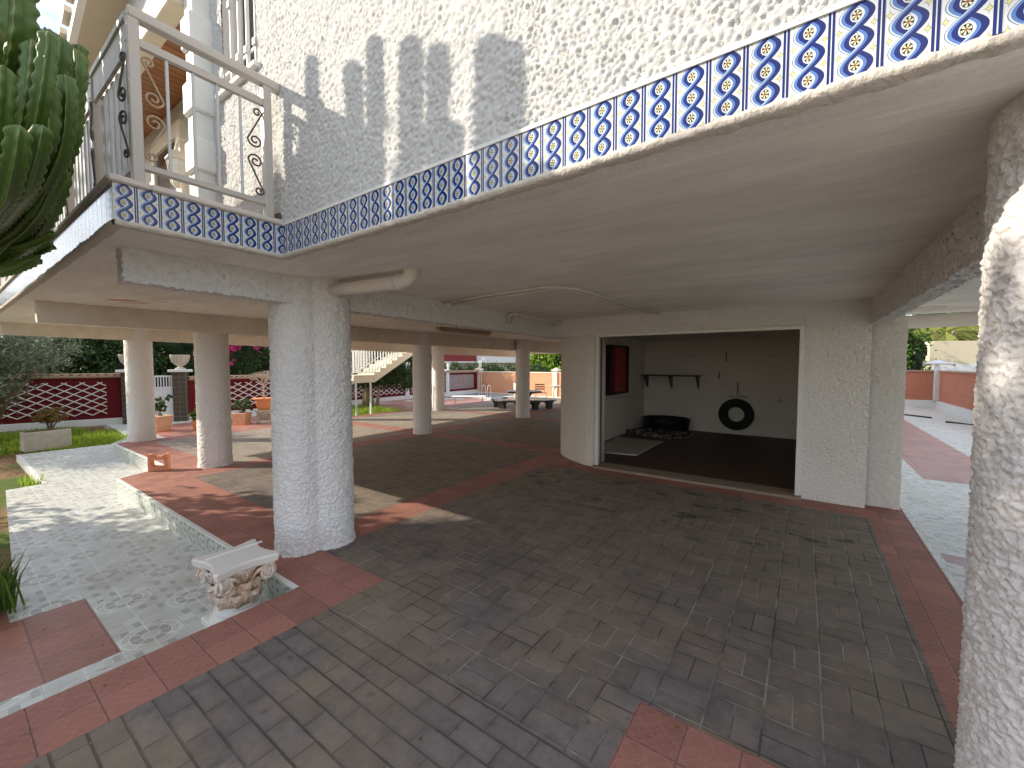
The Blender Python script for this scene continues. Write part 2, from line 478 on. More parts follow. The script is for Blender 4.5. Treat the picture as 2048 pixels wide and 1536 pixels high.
def wood():
    m = Mat('wood_slats', 0.5, 0.4)
    x, y, z = m.xyz()
    s = (x / 0.095)
    n = m.noise(9, 5, 0.6, m.scl(9, 1, 1))
    c = m.mul((0.40, 0.175, 0.062), n * 0.5 + m.white(s.floor(), 0.0) * 0.3 + 0.55)
    c = m.mix((s.fr() - 0.5).abs().gt(0.44), c, (0.07, 0.03, 0.015))
    m.color(c); MT['wood_slats'] = m.m
wood()
def cactus_mat():
    m = Mat('cactus_skin', 0.42, 0.5)
    u, v, _ = m.xyz(m.uv)                        # u = 0 valley .. 1 ridge
    n = m.noise(5, 5)
    c = m.mix(n, (0.030, 0.070, 0.012), (0.11, 0.20, 0.03))
    c = m.mix(u.sm(0.90, 1.0) * 0.65, c, (0.42, 0.42, 0.20))
    c = m.mix(m.noise(11, 6, 0.7).sm(0.62, 0.70) * 0.4, c, (0.24, 0.19, 0.11))
    m.color(c); m.bump(m.noise(24, 4), 0.12, 0.006)
    m.b.inputs['Subsurface Weight'].default_value = 0.06
    m.b.inputs['Subsurface Radius'].default_value = (0.01, 0.02, 0.005)
    MT['cactus_skin'] = m.m
cactus_mat()
def leaf(name, a, b, tr=0.25, rough=0.55):
    m = Mat(name, rough, 0.35)
    i = m.island()
    c = m.mix(i, a, b)
    m.color(c)
    t = m.t.nodes.new('ShaderNodeBsdfTranslucent')
    m.t.links.new(c if not isinstance(c, tuple) else c, t.inputs[0])
    ms = m.t.nodes.new('ShaderNodeMixShader'); ms.inputs[0].default_value = tr
    out = m.t.nodes['Material Output']
    m.t.links.new(m.b.outputs[0], ms.inputs[1]); m.t.links.new(t.outputs[0], ms.inputs[2])
    m.t.links.new(ms.outputs[0], out.inputs[0])
    MT[name] = m.m
leaf('olive_leaf', (0.055, 0.075, 0.04), (0.20, 0.24, 0.15), 0.15)
leaf('dark_leaf', (0.018, 0.042, 0.012), (0.075, 0.13, 0.03), 0.2)
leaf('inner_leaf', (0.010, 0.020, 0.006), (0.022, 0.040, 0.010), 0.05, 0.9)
leaf('mid_leaf', (0.04, 0.09, 0.012), (0.14, 0.24, 0.035), 0.3)
leaf('lime_leaf', (0.12, 0.24, 0.02), (0.34, 0.50, 0.05), 0.35)
leaf('palm_leaf', (0.12, 0.17, 0.03), (0.40, 0.42, 0.12), 0.3)
leaf('grass_blade', (0.16, 0.26, 0.02), (0.40, 0.52, 0.06), 0.4)
leaf('pink_petal', (0.55, 0.03, 0.20), (0.80, 0.12, 0.36), 0.4)
leaf('russet_leaf', (0.14, 0.10, 0.03), (0.34, 0.22, 0.08), 0.3)
leaf('grey_twig', (0.30, 0.24, 0.18), (0.50, 0.42, 0.34), 0.0)
def water():
    m = Mat('pool_water', 0.05, 0.6)
    m.color((0.05, 0.24, 0.34)); m.bump(m.noise(3, 3), 0.3, 0.05); MT['pool_water'] = m.m
water()
def blanket():
    m = Mat('blanket_cloth', 0.95, 0.1)
    v = m.noise(13, 3, 0.5)
    m.color(m.mix(v.sm(0.48, 0.56), (0.05, 0.045, 0.045), (0.36, 0.34, 0.32))); m.bump(m.noise(30), 0.3, 0.01)
    MT['blanket_cloth'] = m.m
blanket()
def marble():
    m = Mat('weathered_marble', 0.6, 0.3)
    x, y, z = m.xyz()
    n = m.noise(9, 7, 0.7); n2 = m.noise(4, 4)
    ao = m.noise(55, 4)
    band = z.sm(0.12, 0.16) * (z.sm(0.375, 0.40) * -1.0 + 1.0)
    c = m.mix(n2.sm(0.30, 0.55) * 0.75 * band + n * 0.12, (0.78, 0.75, 0.71), (0.68, 0.46, 0.29))
    c = m.mix(m.voro(38).sm(0.42, 0.60) * 0.35 * band, c, (0.26, 0.12, 0.07))
    m.color(c); m.bump(ao, 0.2, 0.003)
    MT['weathered_marble'] = m.m
marble()

# ------------------------------------------------------------------ mesh helpers
class MB:
    def __init__(s): s.v = []; s.f = []; s.uv = {}
    def add(s, vs, fs):
        b = len(s.v); s.v.extend([tuple(p) for p in vs]); s.f.extend([tuple(i + b for i in f) for f in fs]); return b
    def box(s, a, b, rot=0.0, c=None, M=None):
        x0, y0, z0 = a; x1, y1, z1 = b
        vs = [(x0, y0, z0), (x1, y0, z0), (x1, y1, z0), (x0, y1, z0), (x0, y0, z1), (x1, y0, z1), (x1, y1, z1), (x0, y1, z1)]
        if rot:
            cx, cy = c if c else ((x0 + x1) / 2, (y0 + y1) / 2)
            q = [];
            for (x, y, z) in vs:
                dx, dy = x - cx, y - cy
                q.append((cx + dx * math.cos(rot) - dy * math.sin(rot), cy + dx * math.sin(rot) + dy * math.cos(rot), z))
            vs = q
        if M is not None: vs = [tuple(M @ Vector(p)) for p in vs]
        s.add(vs, [(0, 3, 2, 1), (4, 5, 6, 7), (0, 1, 5, 4), (1, 2, 6, 5), (2, 3, 7, 6), (3, 0, 4, 7)])
        return s
    def bbox(s, a, b, e=0.01):
        """box with chamfered edges"""
        (x0, y0, z0), (x1, y1, z1) = a, b
        vs = []; idx = {}
        for i, x in enumerate((x0, x1)):
            for j, y in enumerate((y0, y1)):
                for k, z in enumerate((z0, z1)):
                    sx, sy, sz = (e if i == 0 else -e), (e if j == 0 else -e), (e if k == 0 else -e)
                    idx[i, j, k, 0] = len(vs); vs.append((x, y + sy, z + sz))
                    idx[i, j, k, 1] = len(vs); vs.append((x + sx, y, z + sz))
                    idx[i, j, k, 2] = len(vs); vs.append((x + sx, y + sy, z))
        fs = []
        g = idx
        fs += [(g[0,0,0,0], g[0,0,1,0], g[0,1,1,0], g[0,1,0,0]), (g[1,0,0,0], g[1,1,0,0], g[1,1,1,0], g[1,0,1,0]),
               (g[0,0,0,1], g[1,0,0,1], g[1,0,1,1], g[0,0,1,1]), (g[0,1,0,1], g[0,1,1,1], g[1,1,1,1], g[1,1,0,1]),
               (g[0,0,0,2], g[0,1,0,2], g[1,1,0,2], g[1,0,0,2]), (g[0,0,1,2], g[1,0,1,2], g[1,1,1,2], g[0,1,1,2])]
        for i in (0, 1):
            for j in (0, 1): fs.append((g[i,j,0,0], g[i,j,1,0], g[i,j,1,1], g[i,j,0,1]))
        for i in (0, 1):
            for k in (0, 1): fs.append((g[i,0,k,0], g[i,1,k,0], g[i,1,k,2], g[i,0,k,2]))
        for j in (0, 1):
            for k in (0, 1): fs.append((g[0,j,k,1], g[1,j,k,1], g[1,j,k,2], g[0,j,k,2]))
        for i in (0, 1):
            for j in (0, 1):
                for k in (0, 1): fs.append((g[i,j,k,0], g[i,j,k,1], g[i,j,k,2]))
        s.add(vs, fs); return s
    def tube(s, pts, r, n=8, cap=True, flat=1.0):
        pts = [Vector(p) for p in pts]
        rr = r if isinstance(r, (list, tuple)) else [r] * len(pts)
        rings = []
        up = Vector((0, 0, 1))
        prev = None
        for i, p in enumerate(pts):
            t = (pts[min(i + 1, len(pts) - 1)] - pts[max(i - 1, 0)]).normalized()
            if prev is None:
                a = t.cross(up if abs(t.z) < 0.9 else Vector((1, 0, 0))).normalized()
            else:
                a = (prev - t * prev.dot(t)).normalized()
            prev = a
            b = t.cross(a)
            rings.append([p + (a * math.cos(2 * PI * k / n) + b * math.sin(2 * PI * k / n) * flat) * rr[i] for k in range(n)])
        vs = [q for ring in rings for q in ring]
        fs = []
        for i in range(len(pts) - 1):
            for k in range(n):
                k2 = (k + 1) % n
                fs.append((i * n + k, i * n + k2, (i + 1) * n + k2, (i + 1) * n + k))
        if cap:
            fs.append(tuple(range(n - 1, -1, -1))); fs.append(tuple((len(pts) - 1) * n + k for k in range(n)))
        s.add(vs, fs); return s
    def lathe(s, prof, c=(0, 0, 0), n=28, a0=0, sq=0.0):
        cx, cy, cz = c; vs = []; fs = []
        for (r, z) in prof:
            for k in range(n):
                a = 2 * PI * k / n + a0
                vs.append((cx + r * math.cos(a), cy + r * math.sin(a), cz + z))
        for i in range(len(prof) - 1):
            for k in range(n):
                k2 = (k + 1) % n
                fs.append((i * n + k, i * n + k2, (i + 1) * n + k2, (i + 1) * n + k))
        fs.append(tuple(range(n - 1, -1, -1))); fs.append(tuple((len(prof) - 1) * n + k for k in range(n)))
        s.add(vs, fs); return s
    def prism(s, poly, z0, z1):
        n = len(poly)
        vs = [(x, y, z0) for x, y in poly] + [(x, y, z1) for x, y in poly]
        fs = [tuple(range(n - 1, -1, -1)), tuple(range(n, 2 * n))] + [(i, (i + 1) % n, n + (i + 1) % n, n + i) for i in range(n)]
        s.add(vs, fs); return s
    def build(s, name, mat, parent=None, smooth=False, uvs=None):
        me = bpy.data.meshes.new(name)
        me.from_pydata(s.v, [], s.f)
        if uvs is not None:
            l = me.uv_layers.new(name='UVMap')
            vi = np.empty(len(me.loops), dtype=np.int32); me.loops.foreach_get('vertex_index', vi)
            a = np.array(uvs, dtype=np.float32)[vi]
            l.data.foreach_set('uv', a.ravel())
        me.materials.append(MT[mat] if isinstance(mat, str) else mat)
        if smooth: me.polygons.foreach_set('use_smooth', [True] * len(me.polygons))
        me.validate(); me.update()
        o = bpy.data.objects.new(name, me); C.objects.link(o)
        if parent is not None: o.parent = parent
        return o
def tag(o, label=None, cat=None, group=None, kind=None):
    if label: o['label'] = label
    if cat: o['category'] = cat
    if group: o['group'] = group
    if kind: o['kind'] = kind
    return o
def empty(name, label, cat, group=None, loc=(0, 0, 0), rz=0):
    o = bpy.data.objects.new(name, None); C.objects.link(o)
    o.location = loc; o.rotation_euler = (0, 0, rz); o.empty_display_size = 0.1
    return tag(o, label, cat, group)
def children(o): return [c for c in bpy.data.objects if c.parent == o]
def copy_tree(o, parent=None):
    c = o.copy(); C.objects.link(c); c.parent = parent
    for ch in children(o): copy_tree(ch, c)
    return c

# rough surface: grid of points pushed along a normal by a stucco height
def h_worm(p, amp, sc=36.0):
    a = noise.noise(p * sc); b = noise.noise(p * (sc * 2.3)); c = noise.noise(p * (sc * 0.45))
    return amp * ((1 - min(1, abs(a) * 2.6)) * 1.0 + b * 0.6 + c * 0.45)
def h_cell(p, amp, sc=30.0):
    q = p + Vector((noise.noise(p * 22), noise.noise(p * 22 + Vector((9, 0, 0))), noise.noise(p * 22 + Vector((0, 9, 0))))) * 0.012
    d = noise.voronoi(q * sc)[0]
    e = min(1.0, (d[1] - d[0]) * 1.9)
    return amp * ((1 - e) * 0.9 + noise.noise(p * 60) * 0.45 + noise.noise(p * 7) * 0.35)
def grid(mb, fn, nu, nv, hf, closed=False, hole=None):
    """fn(u,v)->(pos,normal), u,v in 0..1"""
    vs = []
    for j in range(nv + 1):
        for i in range(nu + (0 if closed else 1)):
            p, n = fn(i / nu, j / nv)
            h = hf(p)
            vs.append(tuple(p + (h if isinstance(h, Vector) else n * h)))
    w = nu if closed else nu + 1
    fs = []
    for j in range(nv):
        for i in range(nu):
            i2 = (i + 1) % w if closed else i + 1
            if hole and hole(fn((i + .5) / nu, (j + .5) / nv)[0]): continue
            fs.append((j * w + i, j * w + i2, (j + 1) * w + i2, (j + 1) * w + i))
    mb.add(vs, fs)

def outline_union(circs, n=160):
    """radial outline of the union of circles about their mean centre"""
    cx = sum(c[0] for c in circs) / len(circs); cy = sum(c[1] for c in circs) / len(circs)
    out = []
    for k in range(n):
        a = 2 * PI * k / n; dx, dy = math.cos(a), math.sin(a); best = 0
        for (x, y, r) in circs:
            ox, oy = cx - x, cy - y
            b = ox * dx + oy * dy; c = ox * ox + oy * oy - r * r; dd = b * b - c
            if dd > 0: best = max(best, -b + math.sqrt(dd))
        out.append(best)
    for _ in range(2): out = [(out[k - 1] + 2 * out[k] + out[(k + 1) % n]) / 4 for k in range(n)]
    return cx, cy, out
def column(parent, circs, z0, z1, nu, nv, amp, mat='stucco_white', sc=36.0):
    cx, cy, rad = outline_union(circs)
    N = len(rad)
    def fn(u, v):
        a = 2 * PI * u; f = u * N; i = int(f) % N; t = f - int(f)
        r = rad[i] * (1 - t) + rad[(i + 1) % N] * t
        n = Vector((math.cos(a), math.sin(a), 0))
        z = z0 + (z1 - z0) * v
        fl = 0.012 * math.exp(-(z - z0) / 0.05)
        return Vector((cx, cy, z)) + n * (r + fl), n
    mb = MB(); grid(mb, fn, nu, nv, lambda p: h_worm(p, amp, sc), closed=True)
    return mb.build('column', mat, parent, smooth=True)
def rough_box(name, parent, a, b, res, amp, mat, sc=36.0, faces='xXyYz', zslope=0.0):
    """box of displaced grids, faces: x=-x side, X=+x, y,Y,z bottom. zslope lowers the bottom along y"""
    x0, y0, z0 = a; x1, y1, z1 = b
    mb = MB()
    hf = lambda p: Vector((h_worm(p, amp, sc), h_worm(p + Vector((5, 0, 3)), amp, sc), h_worm(p + Vector((0, 7, 1)), amp, sc)))
    def zb(y): return z0 + zslope * (y - y0)
    L = lambda d: max(1, int(abs(d) / res))
    if 'x' in faces: grid(mb, lambda u, v: (Vector((x0, y1 + (y0 - y1) * u, zb(y1 + (y0 - y1) * u) * (1 - v) + z1 * v)), Vector((-1, 0, 0))), L(y1 - y0), L(z1 - z0), hf)
    if 'X' in faces: grid(mb, lambda u, v: (Vector((x1, y0 + (y1 - y0) * u, zb(y0 + (y1 - y0) * u) * (1 - v) + z1 * v)), Vector((1, 0, 0))), L(y1 - y0), L(z1 - z0), hf)
    if 'y' in faces: grid(mb, lambda u, v: (Vector((x0 + (x1 - x0) * u, y0, zb(y0) * (1 - v) + z1 * v)), Vector((0, -1, 0))), L(x1 - x0), L(z1 - z0), hf)
    if 'Y' in faces: grid(mb, lambda u, v: (Vector((x1 + (x0 - x1) * u, y1, zb(y1) * (1 - v) + z1 * v)), Vector((0, 1, 0))), L(x1 - x0), L(z1 - z0), hf)
    if 'z' in faces: grid(mb, lambda u, v: (Vector((x0 + (x1 - x0) * u, y1 + (y0 - y1) * v, zb(y1 + (y0 - y1) * v))), Vector((0, 0, -1))), L(x1 - x0), L(y1 - y0), hf)
    return mb.build(name, mat, parent, smooth=True)

def leaves(mb, blobs, n, size, elong=1.6, shell=0.35, curl=0.0, rnd=None, droop=0.0):
    rnd = rnd or random
    tot = sum(b[3] * b[4] * b[5] for b in blobs) if len(blobs[0]) > 4 else sum(b[3] ** 3 for b in blobs)
    for b in blobs:
        cx, cy, cz = b[:3]; rx, ry, rz = (b[3], b[4], b[5]) if len(b) > 4 else (b[3],) * 3
        k = int(n * (rx * ry * rz) / tot)
        # clumps inside the blob
        cl = []
        for _ in range(max(8, k // 40)):
            v = Vector((rnd.gauss(0, 1), rnd.gauss(0, 1), rnd.gauss(0, 1))).normalized() * (rnd.random() ** shell)
            cl.append(v)
        for _ in range(k):
            c = rnd.choice(cl)
            v = c + Vector((rnd.gauss(0, 1), rnd.gauss(0, 1), rnd.gauss(0, 1))) * 0.13
            p = Vector((cx + v.x * rx, cy + v.y * ry, cz + v.z * rz))
            d = Vector((rnd.gauss(0, 1), rnd.gauss(0, 1), rnd.gauss(0, 1) - droop)).normalized()
            e = d.cross(Vector((rnd.gauss(0, 1), rnd.gauss(0, 1), rnd.gauss(0, 1)))).normalized()
            sz = size * (0.6 + 0.8 * rnd.random())
            a = d * sz * elong * 0.5; w = e * sz * 0.5
            mb.add([p - a, p + w * 0.8, p + a, p - w * 0.8], [(0, 1, 2, 3)])
def tree(name, label, cat, base, trunk_pts, r0, blobs, n, size, mat, bark='bark', group=None, elong=1.6, extra=None, shell=0.35):
    t = empty(name, label, cat, group, base)
    mb = MB()
    for pts in trunk_pts:
        m = len(pts)
        mb.tube(pts, [r0 * (1 - 0.75 * i / (m - 1)) for i in range(m)], 8)
    mb.build('trunk', bark, t, smooth=True)
    mb = MB(); leaves(mb, blobs, n, size, elong, shell)
    mb.build('crown', mat, t)
    return t

# ================================================================== SETTING
g = MB(); g.add([(-120, -60, -0.32), (120, -60, -0.32), (120, 160, -0.32), (-120, 160, -0.32)], [(0, 1, 2, 3)])
tag(g.build('ground', 'soil'), kind='structure')
PLAT = [(-2.83, -3.0), (0.88, -3.0), (0.88, 16.4), (-10.95, 16.4), (-10.95, 2.02), (-7.85, 2.02), (-7.53, 1.41), (-2.83, 1.41)]
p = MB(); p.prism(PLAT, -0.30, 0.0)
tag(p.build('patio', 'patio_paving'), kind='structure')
# tiled riser faces of the raised floor, 4 mm proud, with a white nosing
rz = MB(); ed = MB()
def riser(ax, ay, bx, by):
    dx, dy = bx - ax, by - ay; L = math.hypot(dx, dy); nx, ny = dy / L, -dx / L
    o = 0.006
    rz.add([(ax + nx * o, ay + ny * o, -0.205), (bx + nx * o, by + ny * o, -0.205), (bx + nx * o, by + ny * o, -0.012), (ax + nx * o, ay + ny * o, -0.012)], [(0, 1, 2, 3)])
    i = 0.022
    ed.add([(ax + nx * .009, ay + ny * .009, -0.012), (bx + nx * .009, by + ny * .009, -0.012), (bx + nx * .009, by + ny * .009, 0.004), (ax + nx * .009, ay + ny * .009, 0.004),
            (ax - nx * i, ay - ny * i, 0.004), (bx - nx * i, by - ny * i, 0.004), (bx - nx * i, by - ny * i, -0.012), (ax - nx * i, ay - ny * i, -0.012)],
           [(0, 1, 2, 3), (3, 2, 5, 4), (4, 5, 6, 7)])
riser(-7.53, 1.41, -2.83, 1.41); riser(-10.95, 2.02, -7.85, 2.02); riser(-7.85, 2.02, -7.53, 1.41)
tag(rz.build('patio_step', 'riser_tiles'), kind='structure')
tag(ed.build('patio_step_edge', 'white_edge'), kind='structure')
TERR = [(-2.83, -3), (-2.83, 1.41), (-7.53, 1.41), (-7.85, 2.02), (-10.95, 2.02), (-10.95, 16.4), (-5, 16.4), (-5, 22), (-17.4, 22), (-15.7, 4.4), (-16.6, 3.2), (-16.7, 2.9), (-13.4, 2.75), (-12.25, 2.2), (-12.2, 0.95), (-9.05, 0.92), (-9.0, 0.55), (-4.7, 0.30), (-4.45, -3)]
p = MB(); p.prism(TERR[::-1], -0.38, -0.20)
tag(p.build('terrace', 'terrace_tiles'), kind='structure')
p = MB(); p.prism([(0.88, -3), (6, -3), (6, 22), (0.88, 22)], -0.25, -0.02)
tag(p.build('side_terrace', 'terrace_tiles'), kind='structure')
e2 = MB(); e2.box((-12.22, 0.90, -0.34), (-9.05, 0.945, -0.192)); e2.box((-12.26, 0.90, -0.34), (-12.22, 2.2, -0.192))
tag(e2.build('terrace_kerb', 'white_edge'), kind='structure')
# pool
p = MB(); p.prism([(-16.2, 15.6), (-12.6, 16.2), (-12.4, 19.2), (-15.9, 19.4)], -0.19, -0.155)
tag(p.build('pool_surround', 'pool_coping'), kind='structure')
p = MB(); p.prism([(-15.9, 16.0), (-12.9, 16.5), (-12.8, 18.9), (-15.6, 19.0)], -0.18, -0.150)
tag(p.build('pool_water', 'pool_water'), kind='structure')

# ================================================================== HOUSE
house = empty('house', 'white stuccoed villa on columns with a blue tiled band along its floor edge', 'house')
FY = 1.37          # front plane
SL = [(-10.96, 0.56), (-2.80, 0.56), (-2.80, FY), (4.6, FY), (4.6, 8.0), (0.66, 8.0), (0.66, 16.2), (-10.96, 16.2)]
m = MB(); m.prism(SL, 2.24, 2.43); m.build('floor_slab', 'ceiling_paint', house)
# mortar lip under the tiles and tile band
def lip(ax, ay, bx, by, name='mortar_lip'):
    dx, dy = bx - ax, by - ay; L = math.hypot(dx, dy); nx, ny = dy / L, -dx / L
    mb = MB(); n = int(L / 0.012)
    vs = []; fs = []
    prof = [(0.0, 2.263), (0.012, 2.262), (0.014, 2.248), (0.006, 2.235), (-0.03, 2.234)]
    for i in range(n + 1):
        t = i / n; px, py = ax + dx * t, ay + dy * t
        for k, (o, z) in enumerate(prof):
            j = noise.noise(Vector((px * 30, py * 30, k * 3.1))) * 0.005 + noise.noise(Vector((px * 5, py * 5, k))) * 0.004
            oo = o + j; zz = z + j * 0.9
            vs.append((px + nx * oo, py + ny * oo, zz))
    w = len(prof)
    for i in range(n):
        for k in range(w - 1): fs.append((i * w + k, i * w + k + 1, (i + 1) * w + k + 1, (i + 1) * w + k))
    mb.add(vs, fs); mb.build(name, 'mortar_lip', house, smooth=True)
lip(-10.96, 0.56, -2.80, 0.56); lip(-2.80, 0.56, -2.80, FY); lip(-2.80, FY, 4.6, FY)
def tiles(ax, ay, bx, by, z0=2.262, z1=2.443, off=0.0):
    dx, dy = bx - ax, by - ay; L = math.hypot(dx, dy); nx, ny = dy / L * 0.006, -dx / L * 0.006
    mb = MB()
    mb.add([(ax + nx, ay + ny, z0), (bx + nx, by + ny, z0), (bx + nx, by + ny, z1), (ax + nx, ay + ny, z1), (ax - nx, ay - ny, z1), (bx - nx, by - ny, z1)], [(0, 1, 2, 3), (3, 2, 5, 4)])
    n = L / 0.0957
    uv = [(off, 0), (off + n, 0), (off + n, 3), (off, 3), (off, 3), (off + n, 3)]
    mb.build('tile_band', 'blue_tile', house, uvs=uv)
m = MB()
m.box((-2.79, FY - 0.012, 2.441), (4.6, FY + 0.01, 2.456)); m.build('mortar_bead', 'white_paint', house)
tiles(-10.96, 0.56, -2.80, 0.56); tiles(-2.80, 0.554, -2.80, FY - 0.006, off=0.0); tiles(-2.80, FY, 4.6, FY, off=0.35)
# balcony coping
m = MB(); m.bbox((-10.97, 0.535, 2.443), (-2.775, 0.70, 2.478), 0.008); m.bbox((-2.92, 0.70, 2.443), (-2.775, FY - 0.002, 2.478), 0.008)
m.build('balcony_coping', 'coping_paint', house)
m = MB(); m.box((-10.95, 0.70, 2.43), (-2.92, 1.9, 2.452)); m.build('balcony_floor', 'coping_paint', house)
m = MB(); m.add([(-2.87, 1.25, 2.478), (-2.80, 1.36, 2.478), (-2.80, 1.36, 2.53), (-2.92, 1.36, 2.478), (-2.92, 1.36, 2.53)], [(0, 1, 2), (0, 2, 4, 3)])
m.build('corner_wedge', 'shelf_wood', house)

# facade
WX0, WX1, WZ0, WZ1 = -3.62, -3.07, 3.57, 4.75
m = MB()
hc = lambda p: h_cell(p, 0.012, 48)
def fac(x0, x1, z0, z1, res, hole=None):
    grid(m, lambda u, v: (Vector((x0 + (x1 - x0) * u, FY, z0 + (z1 - z0) * v)), Vector((0, -1, 0))), int((x1 - x0) / res), int((z1 - z0) / res), hc, hole=hole)
fac(-4.0, -1.0, 2.443, 4.603, 0.0085, hole=lambda p: WX0 < p.x < WX1 and WZ0 < p.z < WZ1)
fac(-1.0, 0.7, 2.443, 3.3, 0.006)
m.build('outer_wall', 'stucco_facade', house, smooth=True)
m = MB()
m.box((-1.0, FY + 0.004, 3.3), (4.6, FY + 0.2, 6.4)); m.box((0.7, FY + 0.002, 2.443), (4.6, FY + 0.2, 3.3))
m.box((-4.0, FY + 0.004, 4.6), (-1.0, FY + 0.2, 6.2))
m.box((-4.0, FY + 0.22, 2.45), (WX0 - 0.005, FY + 0.4, 4.6)); m.box((WX1 + 0.005, FY + 0.22, 2.45), (4.6, FY + 0.4, 5.8))
m.box((-4.0, 1.9, 2.45), (4.6, 8.0, 5.8)); m.box((-4.0, 8.1, 2.45), (0.6, 16.0, 5.8))
m.build('upper_storey', 'stucco_fine', house)
# window recess and grille
w = MB(); w.box((WX0, FY + 0.14, WZ0), (WX1, FY + 0.16, WZ1)); wo_ = w.build('window', 'glass_dark', house)
w = MB()
w.add([(WX0, FY, WZ0), (WX0, FY + .14, WZ0), (WX0, FY + .14, WZ1), (WX0, FY, WZ1)], [(0, 1, 2, 3)])
w.add([(WX1, FY, WZ0), (WX1, FY + .14, WZ0), (WX1, FY + .14, WZ1), (WX1, FY, WZ1)], [(3, 2, 1, 0)])
w.add([(WX0, FY, WZ1), (WX0, FY + .14, WZ1), (WX1, FY + .14, WZ1), (WX1, FY, WZ1)], [(0, 1, 2, 3)])
w.build('reveal', 'stucco_fine', wo_)
w = MB(); w.bbox((WX0 - 0.06, FY - 0.045, WZ0 - 0.035), (WX1 + 0.03, FY + 0.14, WZ0), 0.005); w.build('sill', 'white_paint', wo_)
w = MB()
for k in range(4):
    x = WX0 + 0.14 + k * 0.127
    w.box((x, FY - 0.010, WZ0), (x + 0.011, FY + 0.012, WZ1 - 0.02))
for z in (WZ0 + 0.13, WZ1 - 0.15): w.box((WX0 + 0.02, FY + 0.002, z), (WX1, FY + 0.011, z + 0.016))
for k in range(4):
    x = WX0 + 0.14 + k * 0.127
    for z in (WZ0 + 0.125, WZ0 + 0.545): w.bbox((x - 0.012, FY - 0.022, z), (x + 0.026, FY - 0.0125, z + 0.05), 0.004)
w.build('grille', 'white_paint', wo_)
# quoined pilaster at the corner
m = MB(); m.bbox((-4.0, 1.25, 2.452), (-3.83, FY + 0.02, 5.4), 0.01)
for z in (2.55, 3.03, 3.47, 3.95, 4.43, 4.9): m.bbox((-4.005, 1.222, z), (-3.80, FY + 0.015, z + 0.24), 0.014)
m.build('pilaster', 'white_paint', house)
# porch beside it
m = MB(); m.box((-8.0, 1.72, 2.452), (-4.0, 1.84, 4.44)); m.build('porch_wall', 'stucco_facade', house)
m = MB(); m.box((-8.2, 1.24, 4.46), (-4.0, 1.9, 4.50)); m.build('porch_ceiling', 'wood_slats', house)
m = MB(); m.bbox((-8.3, 1.17, 4.33), (-4.02, 1.30, 4.56), 0.01); m.build('porch_beam', 'cream_paint', house)
m = MB(); m.box((-5.75, 1.67, 2.46), (-5.60, 1.72, 4.2)); m.box((-6.5, 1.67, 4.05), (-5.75, 1.719, 4.2)); m.box((-6.6, 1.67, 2.46), (-6.5, 1.72, 4.2))
pd_ = m.build('porch_door', 'cream_paint', house)
m = MB(); m.box((-6.5, 1.70, 2.46), (-5.75, 1.71, 4.05)); m.build('pane', 'glass_dark', pd_)
m = MB(); m.bbox((-8.1, 1.18, 2.46), (-7.98, 1.30, 4.33), 0.01); m.build('porch_post', 'cream_paint', house)
def roofz(x): return 7.34 + 0.36 * x
m = MB()
m.add([(-8.3, 1.33, 4.56), (-4.0, 1.33, 4.56), (-4.0, 1.33, roofz(-4.0)), (-8.3, 1.33, max(4.57, roofz(-8.3)))], [(0, 1, 2, 3)])
m.add([(-8.3, 1.53, 4.56), (-4.0, 1.53, 4.56), (-4.0, 1.53, roofz(-4.0)), (-8.3, 1.53, max(4.57, roofz(-8.3)))], [(3, 2, 1, 0)])
m.build('gable_wall', 'stucco_facade', house)
m = MB()
def slope_box(x0, x1, y0, y1, t0, t1):
    m.add([(x0, y0, roofz(x0) + t0), (x1, y0, roofz(x1) + t0), (x1, y1, roofz(x1) + t0), (x0, y1, roofz(x0) + t0),
           (x0, y0, roofz(x0) + t1), (x1, y0, roofz(x1) + t1), (x1, y1, roofz(x1) + t1), (x0, y1, roofz(x0) + t1)],
          [(0, 3, 2, 1), (4, 5, 6, 7), (0, 1, 5, 4), (1, 2, 6, 5), (2, 3, 7, 6), (3, 0, 4, 7)])
slope_box(-9.2, 0.5, 1.06, 6.0, 0.0, 0.10)
rf = m.build('roof', 'beige_soffit', house)
m = MB(); slope_box(-9.25, 0.5, 1.0, 1.058, -0.02, 0.13); m.build('fascia', 'white_paint', rf)
m = MB()
for k in range(36):
    x = -9.2 + k * 0.27
    slope_box(x, x + 0.17, 0.95, 1.4, 0.13, 0.19)
m.build('roof_tiles', 'cream_paint', rf)

# balcony railing
rail = MB().bbox((-2.83, 0.635, 3.275), (-2.775, FY - 0.005, 3.318), 0.006)
rail.box((-2.822, 0.64, 3.318), (-2.786, FY - 0.005, 3.332)); rail.box((-2.815, 0.68, 3.150), (-2.785, 1.262, 3.190))
rail.box((-2.822, 0.64, 2.545), (-2.782, 1.30, 2.572))
rail.bbox((-10.95, 0.63, 3.275), (-2.83, 0.685, 3.318), 0.006); rail.box((-10.95, 0.642, 3.318), (-2.83, 0.672, 3.332))
rail.box((-10.95, 0.638, 3.13), (-2.83, 0.656, 3.274)); rail.box((-10.95, 0.64, 2.545), (-2.83, 0.675, 2.575))
rl = rail.build('balcony_railing', 'rail_paint', house)
def post(x, y):
    m = MB(); m.bbox((x - 0.024, y - 0.024, 2.452), (x + 0.024, y + 0.024, 3.274), 0.004)
    for z in (3.15, 3.24, 2.56): m.box((x - 0.004, y - 0.028, z), (x + 0.004, y - 0.0245, z + 0.008))
    m.build('post', 'rail_paint', rl)
post(-2.80, 0.655); post(-2.80, 1.285)
def rod(x, y):
    m = MB(); m.tube([(x, y, 2.57), (x, y, 3.152)], 0.008, 8); m.build('baluster', 'slat_paint', rl)
for y in (0.79, 0.905, 1.02, 1.138): rod(-2.80, y)
k = 0; x = -2.90
